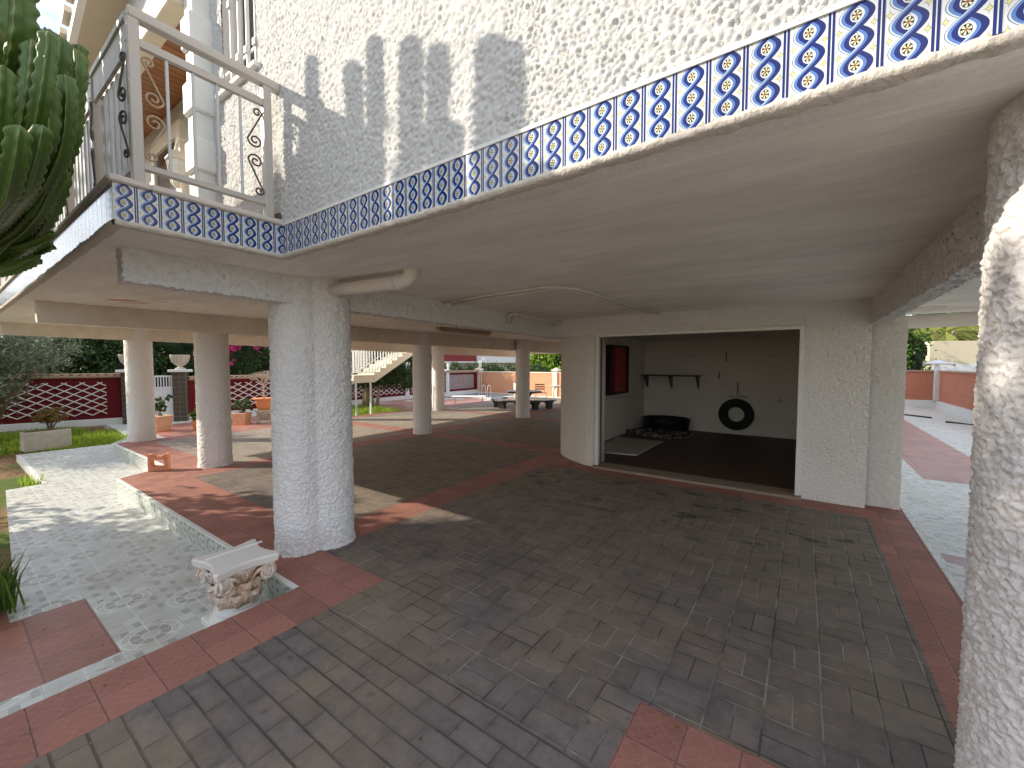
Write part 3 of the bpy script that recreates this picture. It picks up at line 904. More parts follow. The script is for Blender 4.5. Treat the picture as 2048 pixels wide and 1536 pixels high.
while x > -10.1:
    for i in range(6):
        xx = x - i * 0.108
        m = MB(); m.bbox((xx - 0.028, 0.655, 2.49), (xx + 0.028, 0.675, 3.13), 0.004); m.build('slat', 'slat_paint', rl)
    post(x - 6 * 0.108 - 0.03, 0.655); x -= 0.86
def scroll(fx, fy, ux, uy, zc, side, mat):
    """pair of mirrored S scrolls standing beside a post; (ux,uy) horizontal direction away from it"""
    c0 = (0.030, 0.235); c1 = (0.046, 0.062)
    pts = []
    for i in range(30):
        t = i / 29; a = PI - 2 * PI * 1.15 * (1 - t); r = 0.007 + 0.019 * t
        pts.append((c0[0] + r * math.cos(a), c0[1] + r * math.sin(a)))
    for i in range(38):
        t = i / 37; a = -2 * PI * 1.45 * t; r = 0.042 - 0.034 * t
        pts.append((c1[0] + r * math.cos(a), c1[1] + r * math.sin(a)))
    for sg in (1, -1):
        m = MB(); m.tube([(fx + ux * s, fy + uy * s, zc + sg * z) for s, z in pts], 0.0055, 6)
        m.build('scroll', mat, rl, smooth=True)
scroll(-2.80, 0.685, 0, 1, 2.86, 1, 'iron_tan')
scroll(-2.80, 1.262, 0, -1, 2.86, 1, 'iron_dark')
for k in range(4):
    xx = -2.90 - 6 * 0.108 - 0.03 - k * 0.86
    scroll(xx + 0.02, 0.632, 0.8, -0.25, 2.86, 1, 'iron_dark')
scroll(-2.83, 0.632, -0.8, -0.2, 2.86, 1, 'iron_dark')

# beams
rough_box('beam', house, (-3.42, 0.68, 2.035), (-3.30, 6.05, 2.242), 0.0105, 0.011, 'stucco_white', sc=46, faces='xXyz', zslope=-0.014)
rough_box('beam', house, (-6.96, 0.70, 2.005), (-6.85, 16.0, 2.242), 0.04, 0.006, 'beam_paint', faces='xXyz', zslope=-0.008)
rough_box('beam', house, (-10.92, 0.70, 2.03), (-10.80, 16.0, 2.242), 0.04, 0.006, 'beam_paint', faces='xXyz', zslope=-0.012)
rough_box('beam', house, (0.555, 1.9, 1.965), (0.66, 5.80, 2.242), 0.0105, 0.012, 'stucco_white', sc=46, faces='xXz')
rough_box('beam', house, (-10.8, 15.75, 2.0), (0.5, 16.0, 2.242), 0.06, 0.006, 'beam_paint', faces='yYz')
# columns
column(house, [(-3.455, 1.78, 0.19), (-3.37, 1.985, 0.188)], 0.0, 2.25, 230, 340, 0.014, sc=42.0)
column(house, [(-7.37, 2.50, 0.21)], 0.0, 2.25, 100, 190, 0.009)
column(house, [(-10.98, 2.46, 0.21)], 0.0, 2.25, 80, 150, 0.009)
column(house, [(-6.98, 6.36, 0.195)], 0.0, 2.25, 70, 120, 0.008)
column(house, [(-10.02, 9.85, 0.20)], 0.0, 2.25, 50, 90, 0.008)
column(house, [(-6.68, 9.95, 0.20)], 0.0, 2.25, 50, 90, 0.008)
column(house, [(-10.9, 6.3, 0.2)], 0.0, 2.25, 40, 60, 0.008)
column(house, [(-10.95, 16.05, 0.15)], 0.0, 2.25, 40, 60, 0.008)
column(house, [(0.70, 1.74, 0.285), (0.92, 1.78, 0.27)], 0.0, 2.25, 400, 440, 0.009, sc=44)

# garage block
GY = 5.77
hw = lambda p: h_cell(p, 0.014, 40)
m = MB()
grid(m, lambda u, v: (Vector((-0.03 + 0.59 * u, GY, 2.24 * v)), Vector((0, -1, 0))), 75, 280, hw)
grid(m, lambda u, v: (Vector((-3.30 + 3.27 * u, GY, 1.975 + 0.267 * v)), Vector((0, -1, 0))), 400, 33, hw)
grid(m, lambda u, v: (Vector((-3.30 + 3.27 * u, GY + 0.22 * v, 1.975)), Vector((0, 0, -1))), 200, 10, lambda p: 0)
m.build('garage_wall', 'stucco_fine', house, smooth=True)
m = MB()
PC = [(-2.535, 5.80), (-2.60, 5.755), (-2.70, 5.765), (-2.86, 5.84), (-3.05, 5.95), (-3.22, 6.08), (-3.36, 6.21), (-3.45, 6.34), (-3.495, 6.46), (-3.50, 6.60)]
def pc(u):
    f = u * (len(PC) - 1); i = min(int(f), len(PC) - 2); t = f - i
    a, b = Vector((*PC[i], 0)), Vector((*PC[i + 1], 0)); d = (b - a).normalized()
    return a.lerp(b, t), Vector((d.y, -d.x, 0)) * -1
grid(m, lambda u, v: (pc(u)[0] + Vector((0, 0, 1.985 * v)), pc(u)[1]), 110, 180, lambda p: h_worm(p, 0.009, 40))
m.prism([(-2.54, 5.83), (-2.54, 6.1), (-3.2, 6.6), (-3.49, 6.6), (-3.44, 6.38), (-3.05, 5.99), (-2.7, 5.80)], 0.0, 1.99)
m.build('garage_pier', 'stucco_soft', house, smooth=True)
m = MB(); m.box((-3.5, 6.6, 0), (-3.2, 10.08, 2.24)); m.build('garage_side_wall', 'garage_paint', house)
m = MB(); m.box((0.38, GY + 0.03, 0), (0.55, 10.35, 2.24)); m.box((-0.03, GY + 0.02, 0), (0.55, GY + 0.21, 2.24)); m.box((-3.45, GY + 0.02, 1.98), (-0.03, GY + 0.21, 2.24))
m.box((-3.5, 10.08, 0), (0.56, 10.35, 2.24)); m.build('garage_side_wall', 'garage_paint', house)
rough_box('pilaster', house, (0.562, 5.88, 0.0), (0.85, 6.25, 2.0), 0.012, 0.007, 'stucco_soft', sc=40, faces='xXyY')
rough_box('beam', house, (0.57, 5.8, 1.98), (0.80, 8.0, 2.242), 0.02, 0.006, 'stucco_soft', sc=40, faces='xXyz')
GP = [(-2.54, 5.985), (.38, 5.985), (.38, 10.08), (-3.2, 10.08), (-3.2, 6.6), (-2.54, 6.1)]
m = MB(); m.prism(GP, 0.001, 0.03); m.build('garage_floor', 'garage_floor', house)
m = MB(); m.prism(GP, 2.10, 2.16); m.build('garage_ceiling', 'garage_paint', house)
m = MB(); m.box((-3.196, 6.65, 0.03), (-3.185, 10.08, 0.83)); m.box((-3.185, 10.062, 0.03), (0.38, 10.078, 0.83)); m.build('garage_wainscot', 'garage_paint', house)
m = MB(); m.bbox((-2.56, 5.655, 0.0), (-0.0, 5.98, 0.035), 0.006); m.build('door_sill', 'sill_concrete', house)
m = MB(); m.bbox((-2.545, 5.735, 0.035), (-2.505, 5.80, 1.985), 0.004); m.bbox((-0.065, 5.735, 0.035), (-0.02, 5.80, 1.985), 0.004); m.bbox((-2.505, 5.735, 1.945), (-0.065, 5.80, 1.985), 0.004)
m.build('door_frame', 'white_paint', house)
m = MB(); m.box((-2.50, 5.80, 0.04), (-2.485, 5.84, 1.94)); m.build('door_rail', 'shelf_wood', house)
# stub over the pier
m = MB(); m.add([(-3.30, 5.75, 1.98), (-2.95, 5.75, 1.98), (-3.30, 6.1, 1.98), (-3.30, 5.75, 2.03)], [(0, 1, 2), (0, 3, 1)]); m.build('bracket', 'stucco_soft', house)

# pipes under the slab
m = MB(); m.tube([(-3.3, 1.94, 2.155), (-2.9, 1.99, 2.155), (-2.48, 2.045, 2.155), (-2.42, 2.06, 2.165), (-2.385, 2.07, 2.195), (-2.38, 2.075, 2.25)], 0.052, 16)
m.tube([(-2.50, 2.045, 2.155), (-2.46, 2.05, 2.157)], 0.058, 16); m.build('drain_pipe', 'pipe_plastic', house, smooth=True)
def conduit(pts, r=0.013):
    m = MB(); m.tube(pts, r, 8)
    for i in range(len(pts) - 1):
        a, b = Vector(pts[i]), Vector(pts[i + 1]); n = int((b - a).length / 0.7)
        for j in range(n):
            q = a + (b - a) * ((j + 0.5) / n); dd = (b - a).normalized() * 0.012
            m.tube([q - dd, q + dd], r * 1.6, 8)
    m.build('conduit', 'pipe_plastic', house, smooth=True)
conduit([(-3.29, 3.32, 2.225), (-2.4, 3.20, 2.225), (-1.88, 3.16, 2.225), (-1.82, 3.20, 2.225), (-1.79, 3.30, 2.225), (-1.72, 5.6, 2.225)])
conduit([(-3.29, 3.46, 2.225), (-2.4, 3.34, 2.225), (-1.80, 3.27, 2.225), (-1.74, 3.31, 2.225), (-1.70, 3.42, 2.225), (-1.64, 5.75, 2.225)])
conduit([(-3.20, 4.45, 2.19), (-3.16, 4.6, 2.20), (-3.14, 5.4, 2.20), (-3.13, 5.78, 2.20)], 0.012)
conduit([(-3.29, 4.62, 2.10), (-3.20, 4.60, 2.20), (-3.10, 4.66, 2.22)], 0.016)
conduit([(-3.29, 4.50, 2.10), (-3.20, 4.48, 2.20), (-3.10, 4.54, 2.22)], 0.016)
conduit([(-3.24, 4.62, 2.19), (-3.22, 5.3, 2.17), (-3.22, 5.75, 2.16)], 0.009)
m = MB()
for a, b in (((-2.95, 2.45), (-2.45, 2.48)), ((-2.45, 2.48), (-2.44, 3.0))): m.tube([(a[0], a[1], 2.238), (b[0], b[1], 2.238)], 0.005, 6)
m.build('wire', 'pipe_plastic', house)
m = MB(); m.tube([(0.70, 7.55, 2.10), (1.2, 7.5, 2.10), (4.5, 7.2, 2.12)], 0.085, 16); m.build('drain_pipe', 'pipe_plastic', house, smooth=True)
m = MB(); m.box((0.68, 7.0, 2.21), (1.35, 7.12, 2.238)); m.build('conduit_cover', 'pipe_plastic', house)
# spalled patches in the balcony soffit
for (cx, cy, a, b) in ((-6.05, 1.25, 0.16, 0.05), (-6.2, 1.38, 0.17, 0.018), (-5.6, 1.45, 0.10, 0.012), (-5.85, 1.52, 0.08, 0.015), (-6.6, 1.42, 0.07, 0.008)):
    m = MB(); n = 14; vs = []
    for k in range(n):
        t = 2 * PI * k / n; r = 1 + 0.35 * noise.noise(Vector((k * 1.3, cx * 7, cy)))
        q = (a * math.cos(t) * r, b * math.sin(t) * r)
        vs.append((cx + q[0] * 0.70 - q[1] * 0.7, cy + q[0] * 0.70 + q[1] * 0.7, 2.2365))
    m.add(vs, [tuple(range(n))])
    m.build('spalled_patch', 'hollow_brick', house)

# tube light on the ceiling
t = empty('ceiling_light', 'bare fluorescent batten light under the slab behind the rough beam', 'ceiling light', loc=(0, 0, 0))
m = MB(); m.bbox((-5.66, 5.50, 2.190), (-5.54, 7.05, 2.238), 0.006); m.build('housing', 'iron_tan', t)
m = MB(); m.tube([(-5.575, 5.55, 2.165), (-5.575, 7.0, 2.165)], 0.018, 8); m.tube([(-5.63, 5.55, 2.165), (-5.63, 7.0, 2.165)], 0.018, 8); m.build('tube', 'tube_lamp', t)

# ================================================================== THINGS
CF = Vector((-math.sin(R(35.36)) * math.cos(R(2.78)), math.cos(R(35.36)) * math.cos(R(2.78)), -math.sin(R(2.78))))
CR = Vector((math.cos(R(35.36)), math.sin(R(35.36)), 0)); CU = CR.cross(CF)
def at(px, py, D):
    """point seen at photo pixel (px,py), D metres along the view axis (measured positions)"""
    return Vector((0, 0, 1.55)) + (CF + CR * ((px - 1024) / 827.1) - CU * ((py - 768) / 827.1)) * D

# ---- candelabra cactus
cac = empty('candelabra_cactus', 'big ribbed candelabra cactus towering beside the balcony', 'cactus', loc=(-4.4, -0.2, -0.25))
def catmull(P, n):
    P = [Vector(p) for p in P]; P = [P[0] * 2 - P[1]] + P + [P[-1] * 2 - P[-2]]
    out = []
    for i in range(1, len(P) - 2):
        for j in range(n):
            t = j / n
            out.append(0.5 * ((2 * P[i]) + (P[i + 1] - P[i - 1]) * t + (2 * P[i - 1] - 5 * P[i] + 4 * P[i + 1] - P[i + 2]) * t * t + (3 * P[i] - P[i - 1] - 3 * P[i + 1] + P[i + 2]) * t ** 3))
    out.append(P[-2]); return out
def arm(P, r, ribs=5, seed=0):
    """P from tip to root, world coordinates"""
    path = catmull(P, 12)
    # resample evenly
    L = [0]
    for i in range(1, len(path)): L.append(L[-1] + (path[i] - path[i - 1]).length)
    step = 0.012; n = int(L[-1] / step)
    pts = []; j = 0
    for i in range(n + 1):
        s = i / n * L[-1]
        while j < len(L) - 2 and L[j + 1] < s: j += 1
        t = (s - L[j]) / max(1e-6, L[j + 1] - L[j]); pts.append(path[j].lerp(path[j + 1], t))
    per = ribs * 6; vs = []; uv = []; prev = None; tw = seed * 1.7
    off = Vector(cac.location)
    for i, p in enumerate(pts):
        s = i * step
        tan = (pts[min(i + 1, n)] - pts[max(i - 1, 0)]).normalized()
        if prev is None: prev = tan.cross(Vector((0.3, 1, 0.1))).normalized()
        a = (prev - tan * prev.dot(tan)).normalized(); prev = a; b = tan.cross(a)
        tip = min(1.0, math.sqrt(max(0.0, 1 - (1 - min(s / (r * 1.3), 1)) ** 2)) + 0.02)
        seg = 0.88 + 0.12 * abs(math.sin(s * 8.0 + seed))
        for k in range(per):
            th = 2 * PI * k / per; q = abs(((k / 6.0) % 1) - 0.5) * 2     # 0 in valley .. 1 on ridge
            sc = 0.50 + 0.50 * q ** 1.15
            sca = 1 + 0.13 * q * math.sin(s * 2 * PI / 0.052 + int(k / 6 + .5) * 2.1 + seed) + 0.03 * noise.noise(Vector((s * 9, k, seed)))
            rr = r * tip * seg * sc * sca
            vs.append(p + (a * math.cos(th) + b * math.sin(th)) * rr - off); uv.append((q, s))
    fs = []
    for i in range(n):
        for k in range(per):
            k2 = (k + 1) % per; fs.append((i * per + k, i * per + k2, (i + 1) * per + k2, (i + 1) * per + k))
    fs.append(tuple(range(per - 1, -1, -1)))
    m = MB(); m.add(vs, fs); return m.build('arm', 'cactus_skin', cac, smooth=True, uvs=uv)
T = Vector((-4.35, -0.15, 1.9))
T2 = Vector((-4.2, -0.05, 2.4))
sd = 0
for (x, z, xb, yy) in ((-4.00, 4.35, -4.05, .22), (-3.62, 4.17, -3.7, .20), (-3.36, 4.17, -3.5, .26), (-3.20, 4.12, -3.42, .18), (-2.93, 3.95, -3.2, .25), (-2.70, 3.9, -3.0, .20), (-2.52, 3.78, -2.95, .26)):
    arm([(x, yy, z), (x - .01, yy, z - .5), (x - .03, yy - .01, z - 0.95), (xb, yy - .05, 2.72), (xb - .45, .05, 2.35), T], 0.058, 4 + sd % 2, sd); sd += 1
A = [
 ([(120, 72, 1.62), (122, 115, 1.62), (104, 190, 1.65), (92, 262, 1.70), (66, 335, 1.80), (20, 420, 2.0), (-90, 480, 2.3)], 0.050),
 ([(153, 98, 1.75), (156, 150, 1.75), (148, 222, 1.78), (140, 290, 1.82), (108, 352, 1.9), (50, 405, 2.05), (-80, 470, 2.3)], 0.047),
 ([(98, 62, 1.5), (96, 110, 1.5), (84, 200, 1.52), (66, 280, 1.6), (30, 350, 1.75), (-80, 430, 2.1)], 0.046),
 ([(104, 165, 1.55), (102, 215, 1.56), (96, 285, 1.6), (60, 352, 1.75), (0, 410, 1.95), (-80, 450, 2.2)], 0.040),
 ([(132, 150, 1.6), (136, 200, 1.6), (128, 285, 1.65), (104, 345, 1.72), (52, 420, 1.9), (-50, 490, 2.2)], 0.046),
 ([(86, 250, 1.45), (70, 320, 1.5), (34, 400, 1.65), (-60, 470, 2.0)], 0.050),
 ([(122, 300, 1.75), (112, 352, 1.78), (78, 425, 1.88), (20, 480, 2.05), (-60, 505, 2.2)], 0.048),
 ([(110, 468, 1.95), (74, 484, 2.0), (30, 496, 2.1), (-40, 500, 2.25)], 0.034),
 ([(40, 250, 1.4), (28, 330, 1.45), (0, 410, 1.6), (-80, 480, 2.0)], 0.055),
 ([(8, 130, 1.5), (2, 220, 1.5), (-10, 330, 1.6), (-60, 450, 1.9)], 0.055),
 ([(140, 215, 1.9), (134, 300, 1.92), (118, 380, 1.98), (60, 452, 2.1), (-30, 500, 2.3)], 0.05),
]
for i_ in range(16):
    q0 = A[i_ % 8][0]; ox, oy, od = random.uniform(-34, 14), random.uniform(-25, 60), random.uniform(.08, .3)
    A.append(([(x + ox, y + oy, D + od) for x, y, D in q0], .050))
for pts, r in A:
    arm([at(*q) for q in pts] + [T2, T], r * 0.66, 4 + sd % 2, sd); sd += 1
arm([(-4.2, 0.02, 2.5), T, (-4.4, -0.2, 0.8), (-4.4, -0.2, -0.25)], 0.13, 5, 40)
# shorter lower arms of the same plant, shading the wall
for (x, z) in ((-4.12, 4.2), (-3.95, 4.05), (-4.28, 4.1), (-4.35, 3.95), (-4.15, 4.12), (-3.84, 3.9), (-3.06, 3.72), (-2.80, 3.62), (-3.30, 3.8), (-2.60, 3.42), (-2.86, 3.55), (-3.12, 3.45), (-3.4, 3.6), (-3.7, 3.5)):
    arm([(x, .10, z), (x - .01, .10, z - .4), (x - .1, .08, 2.75), (x * .7 + T.x * .3, .0, 2.35), T], 0.058, 4 + sd % 2, sd); sd += 1
for (x, y, z) in ((-3.9, .30, 3.5), (-3.5, .10, 3.35), (-4.6, .1, 3.9), (-4.9, -.3, 3.7), (-4.1, -.5, 4.0), (-3.7, -.3, 3.9), (-4.6, -.7, 3.5)):
    arm([(x, y, z), (x - .02, y, z - .6), (x * .6 + T.x * .4, y * .6, 2.3), T], 0.066, 5, sd); sd += 1

# ---- marble capital
CX, CY, CZ = -3.12, 1.16, -0.20
cap = empty('column_capital', 'weathered carved column capital used as a low pedestal on the pale tiles by the step', 'capital', loc=(0, 0, 0))
m = MB(); m.bbox((CX - .165, CY - .165, CZ), (CX + .165, CY + .165, CZ + .045), .008)
m.lathe([(.155, .045), (.163, .06), (.155, .078), (.138, .082), (.135, .092), (.142, .104), (.135, .116), (.125, .118), (.123, .126), (.128, .134), (.120, .142), (.10, .143)], (CX, CY, CZ), 40)
m.build('base', 'plaster_statue', cap, smooth=False)
m = MB(); m.lathe([(.108, .140), (.108, .20), (.112, .28), (.125, .345), (.150, .385), (.10, .39)], (0, 0, 0), 36)
def leafform(ang, z0, h, r0, out, wd):
    """acanthus leaf: a ribbed tongue that curls outward at the top"""
    ns, nt = 14, 13; vs = []
    for i in range(ns + 1):
        t = i / ns
        bend = max(0, t - .62) / .38
        rr = r0 + .012 + .010 * math.sin(t * PI) + out * bend ** 1.3
        z = z0 + h * (min(t, .78) / .78) - .035 * max(0, t - .80) / .2
        w = wd * (0.55 + 0.55 * math.sin(min(1, t * 1.15) * PI * .62)) * (1 - .55 * bend ** 2)
        for j in range(nt):
            s = j / (nt - 1) * 2 - 1
            lob = 1 + .14 * math.sin(t * 30) * abs(s)
            da = s * w * lob / r0
            th = .014 * (1 - s * s) + .006 * math.cos(s * 15) * (1 - .3 * t)
            vs.append(((rr + th - .008 * abs(s)) * math.cos(ang + da), (rr + th - .008 * abs(s)) * math.sin(ang + da), z))
    b = m.add(vs, [(i * nt + j, i * nt + j + 1, (i + 1) * nt + j + 1, (i + 1) * nt + j) for i in range(ns) for j in range(nt - 1)])
for k in range(8): leafform(k * PI / 4 + PI / 8, .142, .095, .106, .035, .036)
for k in range(8): leafform(k * PI / 4, .165, .145, .108, .046, .036)
# volutes in the four corners
for k in range(4):
    for sgn in (1, -1):
        ang = PI / 4 + k * PI / 2
        cd = Vector((math.cos(ang), math.sin(ang), 0)); face = Vector((math.cos(ang + sgn * PI / 4), math.sin(ang + sgn * PI / 4), 0))
        tang = (cd - face * cd.dot(face)).normalized()
        c0 = face * .155 + tang * .128 + Vector((0, 0, .335))
        pts = []; rr = []
        for i in range(50):
            t = i / 49; a = -PI * .5 + t * 2 * PI * 2.1
            r = .050 * (1 - t) + .006
            pts.append(c0 - tang * r * math.cos(a + PI) * 1.0 + Vector((0, 0, 1)) * r * math.sin(a + PI)); rr.append(.0115 * (1 - .45 * t))
        m.tube(pts, rr, 8)
        m.tube([c0 - face * .03, c0 + face * .004], .044, 16)
        m.tube([face * .128 + tang * .02 + Vector((0, 0, .30)), face * .145 + tang * .07 + Vector((0, 0, .355)), c0 + Vector((0, 0, .05))], [.008, .013, .012], 8)
    fd = Vector((math.cos(k * PI / 2), math.sin(k * PI / 2), 0)); sd_ = Vector((-fd.y, fd.x, 0))
    for i in range(7):
        a = i / 7 * 2 * PI; q = fd * .150 + Vector((0, 0, .362)) + sd_ * math.cos(a) * .020 + Vector((0, 0, 1)) * math.sin(a) * .018
        m.tube([q - fd * .012, q + fd * .012], .011, 8)
    q = fd * .150 + Vector((0, 0, .362)); m.tube([q, q + fd * .018], .010, 8)
bell = m.build('bell', 'weathered_marble', cap, smooth=True)
bell.location = (CX, CY, CZ)
m = MB()
def abacus(s, z0, z1, s1=None):
    s1 = s1 or s
    lay = []
    for sc, z in ((s, z0), (s1, z1)):
        pts = []
        for k in range(4):
            a0 = PI / 4 + k * PI / 2
            c = (math.cos(a0) * sc * 1.414, math.sin(a0) * sc * 1.414)
            a1 = a0 + PI / 2; d_ = (math.cos(a1) * sc * 1.414, math.sin(a1) * sc * 1.414)
            nx, ny = math.cos(a0 + PI / 4), math.sin(a0 + PI / 4)
            for i in range(15):
                t = 0.055 + i / 14 * 0.89; dip = .045 * math.sin(t * PI) ** 1.2
                pts.append((c[0] * (1 - t) + d_[0] * t - nx * dip, c[1] * (1 - t) + d_[1] * t - ny * dip, z))
        lay.append(pts)
    n = len(lay[0]); m.add(lay[0] + lay[1], [tuple(range(n - 1, -1, -1)), tuple(range(n, 2 * n))] + [(i, (i + 1) % n, n + (i + 1) % n, n + i) for i in range(n)])
abacus(.178, .385, .400, .190); abacus(.198, .402, .440, .205); abacus(.205, .440, .452, .198)
ab = m.build('abacus', 'weathered_marble', cap); ab.location = (CX, CY, CZ)
m = MB(); m.bbox((-.088, -.15, .4515), (-.072, .198, .462), .003); st = m.build('lead_strip', 'plaster_statue', cap); st.location = (CX, CY, CZ)

# ---- hollow brick
br = MB()
def ring_prism(mb, outer, inner, y0, y1):
    n = len(outer)
    vs = [(x, y0, z) for x, z in outer] + [(x, y0, z) for x, z in inner] + [(x, y1, z) for x, z in outer] + [(x, y1, z) for x, z in inner]
    fs = []
    for i in range(n):
        j = (i + 1) % n
        fs += [(i, j, n + j, n + i), (2 * n + i, 3 * n + i, 3 * n + j, 2 * n + j), (i, 2 * n + i, 2 * n + j, j), (n + i, n + j, 3 * n + j, 3 * n + i)]
    mb.add(vs, fs)
def rrect(w, h, r, cx, cz, n=5, top=None):
    pts = []
    for (sx, sz, a0) in ((1, 1, 0), (-1, 1, PI / 2), (-1, -1, PI), (1, -1, 1.5 * PI)):
        for i in range(n):
            a = a0 + i / (n - 1) * PI / 2
            pts.append((cx + sx * (w / 2 - r) + r * math.cos(a), cz + sz * (h / 2 - r) + r * math.sin(a)))
    return pts
ring_prism(br, rrect(.235, .20, .004, 0, .105), rrect(.155, .10, .035, 0, .115), 0, .10)
for x in (-.1, .1): br.box((x - .0175, 0, .205), (x + .0175, .10, .245))
br.box((-.075, 0.004, .2045), (-.05, .096, .225)); br.box((.05, 0.004, .2045), (.075, .096, .225)); br.box((-.015, 0.03, .2045), (.045, .096, .214))
for x in (-.1, .1): br.box((x - .0175, 0, 0), (x + .0175, .10, .005))
o = br.build('hollow_brick', 'hollow_brick'); o.location = (-7.60, 1.86, 0.001); o.rotation_euler = (0, 0, R(55))
tag(o, 'orange hollow clay block standing on end at the corner of the red step', 'brick')

# ---- trough with shrub
t = empty('stone_planter', 'rectangular pale stone trough with a small russet bush, at the lawn edge', 'planter', loc=(-13.05, 1.38, -0.25), rz=R(96))
m = MB(); m.bbox((-.34, -.15, 0), (.34, .15, .40), .012); m.build('trough', 'stone_beige', t)
m = MB(); m.box((-.31, -.12, .40), (.31, .12, .405)); m.build('earth', 'soil', t)
m = MB()
for k in range(6): m.tube([(.06 + .02 * math.cos(k), .02 * math.sin(k), .40), (.08 + .06 * math.cos(k * 1.1), .06 * math.sin(k * 1.1), .52), (.10 + .17 * math.cos(k * 1.1), .15 * math.sin(k * 1.1), .68)], [.018, .011, .004], 6)
sh = m.build('shrub', 'bark', t)
m = MB(); leaves(m, [(.08, 0, .70, .27, .24, .16), (.0, 0, .62, .16, .16, .1)], 1900, .032, 1.3, .5); m.build('foliage', 'russet_leaf', sh)
# ---- olive tree
ol = [(-13.8, 0.35, 1.25, 1.4, 0.95, .85), (-14.4, 0.0, 2.0, 1.7, 1.3, .9), (-13.6, 1.05, 1.75, 1.0, .7, .5), (-15.2, 0.0, 1.0, 1.3, 1.1, .9), (-13.1, 0.0, 1.0, 1.1, .7, .8), (-14.9, 1.5, 1.85, 1.0, .8, .55)]
ob = Vector((-14.4, 0.6, -0.3))
t = tree('olive_tree', 'wide grey-green olive tree left of the columns, in front of the red wall', 'tree', ob,
     [[(0, 0, 0), (.1, .05, .5), (.0, .1, 1.0)], [(0, 0, .4), (.5, .3, 1.1), (1.1, .7, 1.7)], [(0, 0, .5), (-.5, -.2, 1.2), (-.9, -.2, 1.9)], [(.05, 0, .6), (.4, -.3, 1.4), (.9, -.6, 1.9)]], .16,
     [(b[0] - ob.x, b[1] - ob.y, b[2] - ob.z, *b[3:]) for b in ol], 30000, .028, 'olive_leaf', elong=3.6, shell=.30)
# ---- ground plants
def tuft(mb, x, y, z, n, h, r):
    for _ in range(n):
        a = random.random() * 2 * PI; q = r * math.sqrt(random.random()); bx, by = x + q * math.cos(a), y + q * math.sin(a)
        l = h * (.5 + .7 * random.random()); b = random.random() * 2 * PI; dx, dy = math.cos(b), math.sin(b); w = .006 + .004 * random.random()
        k = .5 * l * random.random()
        mb.add([(bx - dy * w, by + dx * w, z), (bx + dy * w, by - dx * w, z), (bx + dx * k * .4 + dy * w * .7, by + dy * k * .4 - dx * w * .7, z + l * .6), (bx + dx * k * .4 - dy * w * .7, by + dy * k * .4 + dx * w * .7, z + l * .6), (bx + dx * k, by + dy * k, z + l)], [(0, 1, 2, 3), (3, 2, 4)])
m = MB()
for _ in range(1500):
    x = random.uniform(-16.6, -12.4); y = random.uniform(-0.6, 2.75)
    if noise.noise(Vector((x * .9, y * .9, 3))) > -0.12 and not (-13.3 < x < -12.8 and 1 < y < 1.8): tuft(m, x, y, -0.31, 10, .17, .16)
tag(m.build('grass', 'grass_blade'), 'bright green grass of the front lawn around the stone trough', 'grass', kind='stuff')
m = MB(); tuft(m, -9.3, .84, -.32, 60, .2, .12); tuft(m, -9.9, .86, -.32, 25, .14, .15)
tag(m.build('grass_tuft', 'grass_blade'), 'small tuft of grass in the soil at the corner of the white kerb', 'grass')
m = MB()
for _ in range(150): tuft(m, random.uniform(-14.8, -12.35), random.uniform(7.3, 10.2), -0.20, 16, .15, .22)
m.box((-15, 7.2, -.3), (-12.3, 10.4, -.199))
tag(m.build('lawn', 'grass_blade'), 'small bright lawn under the outside staircase', 'grass', kind='stuff')
m = MB()
for _ in range(90):
    a = random.uniform(-.9, 1.2); l = random.uniform(.3, .55); x0, y0 = -4.62 + random.gauss(0, .05), .20 + random.gauss(0, .05)
    dx, dy = math.cos(a), math.sin(a); k = l * random.uniform(.2, .7); w = .007
    m.add([(x0 - dy * w, y0 + dx * w, -.25), (x0 + dy * w, y0 - dx * w, -.25), (x0 + dx * k * .4 + dy * w, y0 + dy * k * .4 - dx * w, -.25 + l * .65), (x0 + dx * k * .4 - dy * w, y0 + dy * k * .4 + dx * w, -.25 + l * .65), (x0 + dx * k, y0 + dy * k, -.25 + l)], [(0, 1, 2, 3), (3, 2, 4)])
tag(m.build('strappy_plant', 'mid_leaf'), 'dark strappy leaved plant in the bed beside the red paving square', 'plant')

